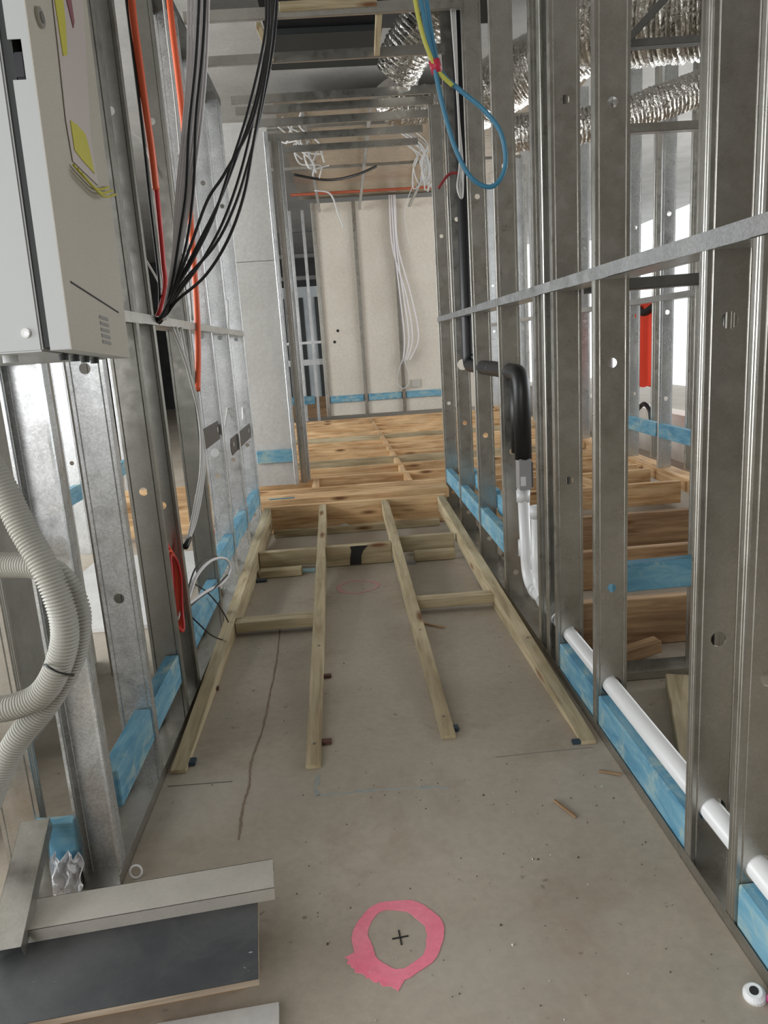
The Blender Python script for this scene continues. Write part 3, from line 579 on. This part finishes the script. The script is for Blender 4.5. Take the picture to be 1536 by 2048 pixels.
tb('floor_block', 'pine block by the door jamb in front of the far room joists', PINE, (-0.27, 5.60, 0.14), (-0.27, 5.97, 0.14), 0.045, 0.09, 'blocks between the far room joists')
tag(box('blue_strip', BLUE, -0.58, -0.40, 5.225, 5.235, 0.186, 0.192), 'thin blue timber sliver lying on the beam behind the ramp', 'timber')
# ------------------------------------------------------------ left board wall and door jamb at the end of the corridor
tb('timber_noggin', 'blue treated timber noggin across the grey wall board by the doorway', BLUE, (-0.70, 5.76, 0.42), (-0.425, 5.76, 0.42), 0.02, 0.10, 'blue timber noggins low in the walls')
for x, y, s, m in ((-0.395, 5.76, 'left one of the three at the door jamb', G_L), (-0.355, 5.80, 'middle one of the three at the door jamb', G_R), (-0.31, 5.90, 'right one of the three at the door jamb', G_L)):
    stud(x, y, 0.19, 2.72, 'steel stud of the doorway jamb, '+s, 'doorway jamb studs', m, rot=math.pi/2 if m is G_L else 0, web=0.05, fl=0.03)
# ------------------------------------------------------------ far wall furring, cables, blue noggins
for x, s in ((-0.235, 'left edge'), (0.345, 'middle'), (0.925, 'right, behind the cables')):
    stud(x, 11.44, 0.19, 3.26, 'steel stud standing against the far cream wall, '+s, 'far cream wall studs', G_R, web=0.05, fl=0.05, rot=0)
for a, b, s in ((-0.2, 0.31, 'left bay'), (0.38, 0.89, 'middle bay'), (0.96, 1.6, 'right bay')):
    tb('timber_noggin', 'blue-green timber noggin across the far cream wall, '+s, BLUE, (a, 11.475, 0.45), (b, 11.475, 0.45), 0.03, 0.10, 'blue timber noggins low in the walls')
for i, (dx, bow) in enumerate(((0, 0), (0.03, 0.05), (-0.03, 0.09), (0.05, 0.16))):
    cable('grey cable hanging down the right-hand stud of the far cream wall', GCAB, [(0.90+dx, 11.40, 3.30), (0.90+dx, 11.38, 2.6), (0.94+bow, 11.38, 1.9), (0.97+bow*1.3, 11.37, 1.3), (0.93+bow*0.6, 11.37, 0.95)], 0.011, group='grey cables down the far wall')
cable('looped cable end hanging low on the far cream wall', WCAB, [(0.93, 11.36, 1.0), (0.84, 11.36, 0.78), (0.82, 11.36, 0.64), (0.90, 11.36, 0.55), (0.99, 11.36, 0.62), (0.99, 11.36, 0.8), (0.94, 11.36, 1.0)], 0.009)
tag(box('socket_box', mat('socket_box_grey', (0.5, 0.48, 0.44), 0.5), 1.05, 1.19, 11.47, 11.50, 0.55, 0.67, None, 0.006), 'pale socket box on the far cream wall right of the cable loop', 'socket')
for x, z in ((-0.01, 1.46), (-0.07, 1.30)):
    dd = disc('wall_hole', INK, (0, 0, 0), 0.022, (0, -1, 0), None, 0.002); dd.location = (x, 11.5, z); tag(dd, 'dark round hole in the far cream wall, %s of two' % ('upper' if z > 1.4 else 'lower'), 'hole')
# view left of the far wall: frames
for i, (x, y) in enumerate(((-0.62, 12.2), (-0.42, 12.2), (-0.9, 12.2))):
    stud(x, y, 0.05, 3.3, 'thin steel stud in the gap left of the cream wall, %s' % ('left', 'right', 'outer')[i], 'studs beyond the far wall gap', G_L, web=0.045, fl=0.045)
channel('noggin_rail', 'steel noggin rail across the studs left of the far cream wall, upper', 'rail', (-1.0, 12.2, 1.30), (-0.28, 12.2, 1.30), 0.05, 0.04, G_L)
channel('noggin_rail', 'steel noggin rail across the studs left of the far cream wall, lower', 'rail', (-1.0, 13.2, 0.95), (-0.28, 13.2, 0.95), 0.12, 0.10, G_L)
for z, s in ((3.1, 'top'), (2.7, 'second'), (2.35, 'third')):
    channel('noggin_rail', 'dark steel rail high in the gap left of the far cream wall, '+s, 'rail', (-1.2, 13, z), (-0.2, 13, z), 0.07, 0.06, G_D)
tb('timber_noggin', 'blue-green timber noggin low in the gap left of the far wall', BLUE, (-0.85, 12.16, 0.42), (-0.46, 12.16, 0.42), 0.03, 0.13, 'blue timber noggins low in the walls')
tag(timber('floor_joist', PINE_D, (-1.4, 12.9, 0.25), (0.2, 12.9, 0.25), 0.05, 0.35), 'brown timber beam far away in the gap left of the cream wall', 'timber')
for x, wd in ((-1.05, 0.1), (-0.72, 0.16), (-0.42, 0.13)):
    tag(box('opening_shade_strip', DARK, x, x+wd*0.5, 14.97, 14.99, 0.3, 2.2), 'dark strip painted as a shaded opening between pale linings beyond the gap', 'opening', 'painted dark openings far left')  # dark panels put the shade of unlit gaps onto the pale lining
# ------------------------------------------------------------ overhead framing of the corridor
channel('top_track', 'steel top track along the head of the left corridor wall', 'track', (cxl, 3.0, 2.72), (cxl, 5.0, 2.72), 0.0965, 0.04, G_D, up=False)
for y, x0, s, z in ((3.88, -0.60, 'nearest the camera', 2.70), (4.42, -0.60, 'second from the camera', 2.70), (5.06, -0.55, 'third from the camera', 2.70), (5.24, -0.55, 'fourth from the camera', 2.69), (5.52, -0.52, 'fifth from the camera', 2.69), (5.88, -0.50, 'sixth from the camera', 2.69), (6.22, -0.34, 'farthest, above the doorway', 2.69)):
    channel('ceiling_batten', 'steel ceiling batten spanning the corridor, '+s, 'batten', (x0, y, z), (0.68 if y < 5 else 0.72, y-0.01, z+0.005), 0.020, 0.048, G_R, up=True, group='steel ceiling battens over the corridor')
tag(timber('timber_strip', PINE_G, (-0.16, 3.862, 2.745), (0.29, 3.862, 2.750), 0.02, 0.04), 'pale timber strip along the nearest ceiling batten', 'timber')
tag(timber('timber_strip', PINE_G, (0.30, 3.90, 2.72), (0.315, 4.40, 2.72), 0.03, 0.03), 'pale timber strip along the right side of the black ceiling opening', 'timber')
tag(timber('timber_strip', PINE_G, (-0.27, 3.98, 2.72), (-0.245, 4.40, 2.72), 0.025, 0.03), 'pale timber strip along the left side of the black ceiling opening', 'timber')
ac = empty('plenum_box', 'black sheeted plenum box above the corridor ceiling frame', 'duct box', (0.03, 4.45, 2.86))
bm = bmesh.new(); bx(bm, -0.30, 0.31, -0.82, 0.45, 0.0, 0.4); bmesh.ops.bevel(bm, geom=list(bm.edges), offset=0.01, segments=2, affect='EDGES'); link('casing', bm, BLKSHEET, ac)
box('flange', DARK, -0.31, 0.32, -0.05, 0.46, -0.03, 0.0, ac, 0.003)
channel('ceiling_rail', 'dark steel roof channel crossing above the corridor at the top of view', 'rail', (-0.9, 3.62, 3.02), (1.6, 3.60, 3.02), 0.10, 0.08, G_D, up=True)
bm = bmesh.new(); bx(bm, -0.30, 1.2, -0.22, 0.22, 0, 0.18)
tag(link('roof_beam', bm, mat('black_roof_beam', (0.02, 0.02, 0.022), 0.5), None, (0, 5.45, 3.31)), 'black roof beam above the ceiling frame', 'beam')
tag(box('cable_tray', G_D, -0.75, -0.20, 5.0, 5.3, 3.28, 3.30), 'perforated grey cable tray near the ceiling above the cable bundle', 'cable tray')
bm = bmesh.new()
for k in range(9): bx(bm, -0.5+0.06*k, -0.47+0.06*k, -0.1, -0.09, -0.003, 0)
tr = link('slots', bm, INK, None, (0, 0, 0)); tr.parent = bpy.data.objects['cable_tray']
for x, y0, y1, s in ((-0.17, 6.5, 11.4, 'left'), (0.40, 6.5, 11.4, 'middle'), (1.12, 6.5, 11.4, 'right')):
    channel('ceiling_batten', 'long steel ceiling batten running away over the far room, '+s, 'batten', (x, y0, 3.12), (x+0.03, y1, 3.12), 0.035, 0.03, G_L, up=True, group='long battens over the far room')
for y, z, s in ((7.4, 3.17, 'near'), (9.0, 3.17, 'far')):
    channel('ceiling_batten', 'steel cross batten over the far room, '+s, 'batten', (-0.7, y, z), (2.2, y, z), 0.04, 0.03, G_R, up=True, group='cross battens over the far room')
cable('orange-red sprinkler pipe crossing high in the far room', mat('red_oxide_pipe', (0.42, 0.10, 0.05), 0.5), [(-0.5, 10.6, 3.22), (0.6, 10.6, 3.22), (2.0, 10.6, 3.22)], 0.018, 'pipe', name='sprinkler_pipe')
cable('black cable sagging under the far room ceiling foil', BLK, [(-0.35, 8.4, 3.0), (0.0, 8.5, 2.95), (0.3, 8.7, 3.02), (0.55, 8.8, 3.12)], 0.013)
wc = 'white cable tangle end hanging at the left of the far room ceiling'
for k in range(9):
    x = -0.30+random.uniform(-0.05, 0.10); y = 7.0+random.uniform(-0.4, 0.4); z = 2.85
    P = [(x+random.uniform(-0.1, 0.1)+0.05*j, y+random.uniform(-0.1, 0.1), z+0.2-0.075*j+random.uniform(-0.07, 0.07)) for j in range(5)]
    cable(wc, WCAB, P, 0.007, group='white cable ends at the left of the far room ceiling')
for k in range(10):
    x = 0.82+random.uniform(-0.06, 0.06); y = 6.6+random.uniform(-0.3, 0.3)
    P = [(x-0.1+random.uniform(-0.03, 0.03), y+0.3, 2.95), (x, y, 2.75), (x+random.uniform(-0.06, 0.06), y, 2.62), (x+random.uniform(-0.05, 0.05), y, 2.48), (x+0.04, y, 2.56), (x+0.02, y, 2.7)]
    cable('white cable bunch hanging under the right end of the doorway frame', WCAB, P, 0.006, group='white cable bunch right of the doorway')
cable('white cable with bare black end hanging in front of the far wall top', WCAB, [(-0.12, 7.3, 2.62), (0.02, 7.3, 2.58), (0.08, 7.3, 2.4), (0.12, 7.3, 2.28)], 0.008)
cable('thin white wire dangling in front of the far cream wall', WCAB, [(0.80, 7.4, 2.66), (0.70, 7.4, 2.4), (0.73, 7.4, 2.1)], 0.003)
# long grey-white cables dropping on the right by the insulated pipe
for i in range(3):
    cable('pale cable hanging from above beside the insulated pipe on the right', WCAB, [(0.63+0.012*i, 3.95, 3.3), (0.645+0.008*i, 3.92, 2.7), (0.655, 3.90, 2.3), (0.65+0.006*i, 3.88, 2.05), (0.63+0.012*i, 3.86, 1.93), (0.65, 3.86, 1.88), (0.66, 3.86, 2.0)], 0.0055, group='pale cables beside the insulated pipe')
cable('short dark red cable poking out by the pale cables on the right', mat('dark_red_sheath', (0.22, 0.015, 0.02), 0.5), [(0.66, 3.9, 2.0), (0.60, 3.92, 2.0), (0.545, 3.93, 1.94)], 0.007)
# blue / yellow sling
cable('thick blue cable loop hanging from the ceiling, tied with red tape', BLUEC, [(0.310, 2.500, 2.281), (0.324, 2.500, 2.174), (0.349, 2.500, 2.037), (0.372, 2.500, 1.911), (0.408, 2.500, 1.780), (0.457, 2.500, 1.693), (0.519, 2.500, 1.668), (0.561, 2.500, 1.722), (0.553, 2.500, 1.816), (0.505, 2.510, 1.890), (0.431, 2.520, 1.956), (0.372, 2.520, 2.015), (0.349, 2.520, 2.127), (0.332, 2.520, 2.289)], 0.0072, seg=10)
cable('yellow-green cable running down beside the blue loop to the red tape', YEL, [(0.291, 2.490, 2.277), (0.308, 2.490, 2.157), (0.328, 2.490, 2.076), (0.361, 2.500, 2.009), (0.407, 2.510, 1.966)], 0.0065, seg=10)
tag(tube('tape_wrap', mat('red_tape', (0.55, 0.03, 0.07), 0.4), [(0.352, 2.505, 2.039), (0.361, 2.510, 2.004)], 0.0175, 12, straight=True), 'red tape wrapped round the blue and yellow cables', 'tape')
# foil ducts
def flex(label, pts, r):
    path = smooth_path(pts, 14); out = [path[0]]; step = 0.012; acc = 0
    for a, b in zip(path, path[1:]):
        d = (b-a).length; t = step-acc
        while t <= d: out.append(a+(b-a)*(t/d)); t += step
        acc = (acc+d) % step
    rad = [r*(1.0 if i % 2 else 0.94)*(1+random.uniform(-0.02, 0.02)) for i in range(len(out))]
    c = sum(out, Vector())/len(out); bm = bmesh.new(); sweep(bm, [p-c for p in out], r, 26, radii=rad)
    for v in bm.verts: v.co += Vector((random.uniform(-1, 1), random.uniform(-1, 1), random.uniform(-1, 1)))*0.003
    return tag(link('flexible_duct', bm, FOIL, loc=c, smooth=False), label, 'duct')
flex('silver foil flexible duct curving down beside the black ceiling opening', [(1.05, 4.7, 3.35), (0.80, 4.85, 3.20), (0.58, 4.98, 2.98), (0.47, 5.1, 2.84)], 0.15)
flex('crinkled silver duct end below the ceiling battens at right', [(0.47, 5.9, 3.0), (0.56, 6.0, 2.90), (0.80, 6.1, 2.95)], 0.13)
flex('large silver foil duct hanging in the right side room', [(1.42, 4.7, 3.0), (1.75, 4.45, 2.9), (2.3, 4.1, 2.85), (2.9, 3.8, 3.0)], 0.29)
flex('smaller crumpled silver duct under the large one in the right side room', [(1.2, 5.2, 2.48), (1.75, 5.1, 2.50), (2.3, 5.0, 2.62), (2.8, 5.0, 2.75)], 0.11)
flex('silver foil duct crossing the right room nearer the doorway', [(1.0, 6.5, 2.95), (1.5, 6.0, 3.1), (2.0, 5.6, 3.2)], 0.22)
# ------------------------------------------------------------ right side room
channel('bottom_track', 'steel bottom track of the partition crossing behind the right wall', 'track', (0.80, 2.42, 0.001), (2.4, 2.42, 0.001), 0.0965, 0.03, G_R)
channel('noggin_rail', 'dull steel noggin rail across the partition behind the right wall', 'rail', (0.80, 2.42, 1.32), (2.4, 2.42, 1.34), 0.098, 0.034, G_D)
tb('timber_noggin', 'blue treated timber noggin facing the camera in the opening of the right wall', BLUE, (0.86, 2.40, 0.375), (1.21, 2.40, 0.38), 0.045, 0.10, 'blue timber noggins low in the walls')
for x, s in ((1.165, 'nearest'), (1.60, 'farther right')):
    stud(x, 2.42, 0.0, 3.4, 'steel stud of the crossing partition behind the right wall, '+s, 'crossing partition studs', G_R, holes=((0.6, 0.013), (1.2, 0.013)), rot=-math.pi/2)
stud(1.262, 2.42, 0.0, 3.4, 'steel stud of the crossing partition behind the right wall, back to back with the nearest', 'crossing partition studs', G_R, holes=((0.6, 0.013),), rot=math.pi/2)
for i, (y, zz) in enumerate(((2.68, 0.10), (3.35, 0.10), (4.02, 0.10), (4.80, 0.12), (5.3, 0.12))):
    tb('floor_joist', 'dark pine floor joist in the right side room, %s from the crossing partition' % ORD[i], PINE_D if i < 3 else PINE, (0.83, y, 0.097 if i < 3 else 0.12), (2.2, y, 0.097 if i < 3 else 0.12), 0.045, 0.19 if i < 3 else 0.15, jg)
tb('floor_block', 'pine block set between joists near the window wall of the right room', PINE, (1.75, 4.85, 0.15), (1.62, 5.28, 0.15), 0.045, 0.08)
tb('floor_plate', 'pale pine plate along the foot of the window wall', PINE, (2.31, 3.2, 0.155), (2.31, 11.5, 0.155), 0.13, 0.09)
tb('timber_offcut', 'pale pine off-cut standing on the floor behind the right wall', PINE_G, (1.067, 2.285, 0.028), (0.878, 1.756, 0.028), 0.10, 0.05)
tb('timber_offcut', 'broken brown pine piece lying behind the right wall', PINE_D, (0.95, 2.52, 0.03), (1.10, 2.55, 0.05), 0.05, 0.05)
for i in range(13):
    y = 4.07+0.6*i
    stud(2.30, y, 0.2, 3.3, 'steel stud in the bright window wall, %s from the crossing partition' % ORD[i], 'window wall studs', G_L, holes=((0.5, 0.016), (1.1, 0.016), (1.75, 0.016)))
    if i % 1 == 0 and i < 10: stud(2.44, y+0.46, 0.2, 3.3, 'outer stud behind the window wall, %s from the crossing partition' % ORD[i], 'outer window wall studs', G_R)
channel('noggin_rail', 'slim steel noggin rail across the bright window wall', 'rail', (2.30, 3.8, 1.38), (2.30, 11.4, 1.38), 0.095, 0.04, G_L)
channel('top_track', 'dark steel head rail in front of the bright window wall', 'track', (1.387, 3.900, 2.135), (1.901, 3.900, 2.135), 0.05, 0.04, G_R, up=True)
for i in range(4):
    y = 4.12+0.6*i
    bnog((2.27, y, 0.475), (2.27, y+0.545, 0.475), 'blue timber noggin low in the bright window wall, %s from the crossing partition' % ORD[i])
# low outside wall and ground outside
tag(box('parapet', mottled('pale_masonry', (0.55, 0.52, 0.47), (0.7, 0.67, 0.62), 5, 0.8), 3.0, 3.2, 2.0, 12, 0.0, 0.42), 'pale masonry upstand outside the window wall', 'wall')
# red-orange cloth hanging
def cloth(label, cx, cy, z0, z1, wd, m, name='hanging_jacket'):
    bm = bmesh.new(); nx, nz = 20, 26; g = []
    for side in (0, 1):
        G = []
        for j in range(nz+1):
            t = j/nz; z = z1+(z0-z1)*t; row = []
            hw = wd*(0.32+0.18*min(1, t*5))*(1-0.25*max(0, t-0.85)/0.15)+0.012*math.sin(t*17)
            for i in range(nx+1):
                u = i/nx*2-1; dep = 0.035*math.sqrt(max(0, 1-u*u))*(1 if side else -1)
                fold = 0.014*math.sin(u*9+t*3)
                row.append(bm.verts.new((dep+fold, u*hw, z+0.03*abs(u)*(t > 0.9)-0.02*u*u*(t < 0.1))))
            G.append(row)
        for j in range(nz):
            for i in range(nx): bm.faces.new((G[j][i], G[j][i+1], G[j+1][i+1], G[j+1][i]))
        g.append(G)
    bmesh.ops.remove_doubles(bm, verts=bm.verts, dist=0.001)
    return link(name, bm, m, None, (cx, cy, 0), smooth=True)
jk = cloth('', 2.64, 6.45, 0.70, 1.43, 0.62, HIVIS); tag(jk, 'bright orange-red jacket hanging behind the window wall studs', 'jacket')
tube('collar', mat('black_collar', (0.01, 0.01, 0.01), 0.6), [(-0.03, -0.20, 1.37), (-0.05, -0.05, 1.33), (-0.04, 0.12, 1.38)], 0.03, 10, parent=jk)
cable('black hose end curled low behind the window wall', BLK, [(2.6, 6.55, 0.50), (2.6, 6.4, 0.56), (2.6, 6.28, 0.52), (2.6, 6.24, 0.43)], 0.02)
channel('steel_brace', 'dark diagonal steel strut in front of the large silver duct', 'steel', (1.270, 3.450, 2.335), (1.504, 3.450, 2.553), 0.05, 0.03, G_D)
channel('steel_brace', 'dark horizontal steel rail in front of the large silver duct', 'steel', (1.246, 3.600, 2.408), (1.766, 3.600, 2.417), 0.05, 0.03, G_D)
# ------------------------------------------------------------ left side room
for i in range(6):
    y = 3.6+0.6*i
    stud(-1.75, y, 0.0, 3.3, 'steel stud in the room behind the left wall, %s from the beige lining' % ORD[i], 'left room studs', G_L, holes=((0.6, 0.014), (1.25, 0.014)))
    if i < 5: bnog((-1.72, y+0.05, 0.42), (-1.72, y+0.55, 0.42), 'pale blue timber noggin in the room behind the left wall, %s from the beige lining' % ORD[i])
for i, y in enumerate((5.05, 5.5, 6.0)):
    tb('floor_joist', 'orange pine joist in the room behind the left wall, %s' % ('nearest', 'middle', 'farthest')[i], PINE, (-2.6, y, 0.11), (-0.85, y, 0.11), 0.045, 0.17, jg)
cable('orange-red cable end lying behind the left wall studs', ORGC, [(-0.80, 3.9, 0.62), (-0.76, 3.8, 0.5), (-0.74, 3.7, 0.38), (-0.72, 3.85, 0.3)], 0.010)
tag(box('plywood_sheet', mottled('grey_white_sheet', (0.55, 0.54, 0.52), (0.65, 0.64, 0.62), 3, 0.8), -1.6, -0.9, 3.3, 4.6, 0.001, 0.02), 'pale sheet lying on the floor behind the left wall', 'sheet')

# ------------------------------------------------------------ foreground floor items
# black film-faced plywood on packers with an upturned steel track on it
bl = empty('plywood_board', 'black film-faced plywood board lying at the lower left', 'plywood', (-0.245, 1.15, 0.0), (0, 0, math.radians(6.5)))
bm = bmesh.new(); bx(bm, -0.85, 0.012, 0.004, 0.245, 0.079, 0.091); link('sheet', bm, PLYEDGE, bl)
bm = bmesh.new(); bx(bm, -0.85, 0.011, 0.005, 0.244, 0.0912, 0.0925); link('black_face', bm, BLACKPLY, bl)
bm = bmesh.new(); bx(bm, -0.80, -0.02, 0.085, 0.125, 0.0, 0.0788); bx(bm, -0.80, -0.02, 0.19, 0.235, 0.0, 0.0788); link('timber_runner', bm, PINE_D, bl)
ut = empty('steel_track', 'upturned steel track lying across the back of the black plywood board', 'track', (-0.235, 1.352, 0.093), (0, 0, math.radians(6.5)))
bm = channel_mesh(0.56, 0.092, 0.028, up=False)
o = link('channel', bm, galv('dusty_steel', (0.40, 0.38, 0.33), (0.52, 0.49, 0.44), 0.5, 0.15, 0.35), ut, (-0.545, 0.046, 0.028))
cap = box('tile_offcut', BOARD, -0.42, -0.198, 0.98, 1.17, 0.001, 0.014); cap.rotation_euler[2] = math.radians(5); tag(cap, 'pale board off-cut at the bottom edge in front of the plywood', 'board')
# plastic bag and tube under the blue noggin
bm = bmesh.new(); G = []
for j in range(19):
    t = j/18; row = []
    for i in range(19):
        u = i/18*2-1; hw = 0.036*(0.75+0.35*math.sin(2.2*t+0.6))
        row.append(bm.verts.new((u*hw+0.003*math.sin(13*t+4*u), 0.010*math.sin(u*8+5*t)+0.006*math.sin(17*u-9*t)+random.uniform(-0.003, 0.003)-0.012*t*t, 0.046-0.092*t+0.004*math.sin(7*u))))
    G.append(row)
for j in range(18):
    for i in range(18): bm.faces.new((G[j][i], G[j][i+1], G[j+1][i+1], G[j+1][i]))
bag = link('plastic_bag', bm, FILM, None, (-0.722, 1.55, 0.056)); sm = bag.modifiers.new('film', 'SOLIDIFY'); sm.thickness = 0.001
tag(bag, 'crumpled clear plastic bag hanging under the short blue noggin', 'bag')
tag(tube('pipe_stub', PVCD, [(-0.775, 1.60, 0.035), (-0.775, 1.68, 0.035)], 0.018, 16, straight=True), 'short white pipe stub beside the crumpled plastic bag', 'pipe')
cable('thin black cable dangling below the blue noggin at lower left', BLK, [(-0.758, 1.540, 0.087), (-0.770, 1.520, 0.054), (-0.773, 1.500, 0.034), (-0.783, 1.490, 0.036)], 0.003)
tag(timber('angle_offcut', BOXG, (-0.749, 1.400, 0.041), (-0.768, 1.470, 0.056), 0.045, 0.004), 'pale sheet metal off-cut tucked at the end of the upturned track', 'steel')
tag(tube('pipe_ring', PVC, [Vector((0.014*math.cos(a), 0.004*math.sin(a)-0.0, 0.014*math.sin(a)))+Vector((-0.578, 1.585, 0.017)) for a in [2*math.pi*k/12 for k in range(12)]], 0.0025, 8, 4, closed=True), 'small white plastic ring standing on the floor by the left track', 'ring')
# pink survey circle
def ring(name, label, m, cx, cy, rx, ry, wd, ink=None, rot=0.0):
    N = 72; bm = bmesh.new(); A = []; B = []
    for k in range(N):
        a = 2*math.pi*k/N; wob = 1+0.03*math.sin(3*a+1)+0.02*math.sin(7*a)+random.uniform(-0.008, 0.008)
        wv = wd*(1+0.25*math.sin(a*2+0.6)+random.uniform(-0.04, 0.04))
        for lst, q in ((A, 1), (B, -1)):
            lst.append(bm.verts.new((cx+(rx*wob+q*wv/2)*math.cos(a), cy+(ry*wob+q*wv/2)*math.sin(a), 0.0015)))
    for k in range(N): bm.faces.new((A[k], A[(k+1) % N], B[(k+1) % N], B[k]))
    for f in bm.faces:
        if f.normal.z < 0: f.normal_flip()
    g = bmesh.ops.extrude_face_region(bm, geom=list(bm.faces))
    for v in g['geom']:
        if isinstance(v, bmesh.types.BMVert): v.co.z = 0.0002
    return tag(link(name, bm, m), label, 'floor marking')
rg1 = ring('painted_ring', 'bright pink spray-painted ring on the floor with a cross inside', PINK, 0.027, 1.322, 0.078, 0.093, 0.032)
ribbon('paint_drip', PINK, [(-0.068, 1.290), (-0.052, 1.262), (-0.025, 1.238), (0.0, 1.222), (0.028, 1.205)], 0.034, rg1, 0.0012, 0.12)
ribbon('cross_mark', INK, [(0.016, 1.318), (0.050, 1.322)], 0.003, rg1, 0.0016); ribbon('cross_mark', INK, [(0.034, 1.300), (0.031, 1.340)], 0.003, rg1, 0.0017)
ring('painted_ring', 'faded pink ring on the floor between the middle ramp joists', PINKF, 0.0, 3.67, 0.10, 0.10, 0.022)
# white cap, pink plug
bm = bmesh.new(); sweep(bm, [Vector((0, 0, 0)), Vector((0, 0, 0.012)), Vector((0, 0, 0.02))], 0.02, 20, radii=[0.02, 0.0195, 0.014])
wc_ = tag(link('bung', bm, PVC, None, (0.664, 1.098, 0.001), (0.25, -0.25, 0), smooth=False), 'small white plastic cap on the floor at the lower right', 'cap')
disc('hollow', INK, (0, 0, 0.0201), 0.008, (0, 0, 1), wc_, 0.0006)
bm = bmesh.new(); sweep(bm, [Vector((0, 0, 0)), Vector((0.02, -0.03, 0.004))], 0.010, 12); tag(link('pink_plug', bm, mat('magenta_plastic', (0.40, 0.04, 0.16), 0.4), None, (0.683, 1.085, 0.011)), 'magenta plastic plug at the bottom right corner', 'plug')
# splinters and dust
spl = [((0.490, 1.690, 0.000), 0.085, 2.0, 'dark timber splinter lying on the open floor at right'), ((0.659, 1.830, 0.000), 0.06, -0.5, 'pale timber splinter beside the right bottom track'), ((0.310, 3.042, 0.000), 0.13, -0.7, 'reddish bark splinter beside the third ramp joist'), ((-0.055, 1.179, 0.000), 0.0, 0, '')]
for p, L, a, l in spl[:3]:
    o = tag(timber('wood_splinter', PINE_D, (p[0]-L/2*math.cos(a), p[1]-L/2*math.sin(a), 0.004), (p[0]+L/2*math.cos(a), p[1]+L/2*math.sin(a), 0.005), 0.008, 0.005, bev=0.001), l, 'splinter')
bm = bmesh.new()
for k in range(190):
    if k < 120: x, y = random.uniform(-0.2, 0.66), random.uniform(1.0, 1.9)
    else: x, y = random.uniform(-0.5, 0.62), random.uniform(1.9, 4.0)
    s = random.uniform(0.0007, 0.0018)*(1.8 if random.random() < 0.1 else 1); a = random.uniform(0, 3.1)
    q = [Vector((math.cos(a+j*math.pi/2+random.uniform(-.4, .4))*s*random.uniform(.7, 1.6), math.sin(a+j*math.pi/2)*s, 0)) for j in range(4)]
    lo = [bm.verts.new(Vector((x, y, 0.0003))+v) for v in q]; hi = [bm.verts.new(Vector((x, y, 0.001+s))+v*0.7) for v in q]
    bm.faces.new(hi); 
    for j in range(4): bm.faces.new((lo[j], lo[(j+1) % 4], hi[(j+1) % 4], hi[j]))
DEB = mat('grit', (0.2, 0.16, 0.12), 0.8); _t, _b = nodes(DEB)
_t.links.new(ramp(_t, noise(_t, coords(_t, (1, 1, 1)), 40, 0), [(0.55, (0.09, 0.07, 0.05)), (0.62, (0.6, 0.56, 0.5))]), _b.inputs['Base Color'])
tag(link('floor_debris', bm, DEB), 'fine grit and sawdust specks scattered on the corridor floor', 'debris', kind='stuff')
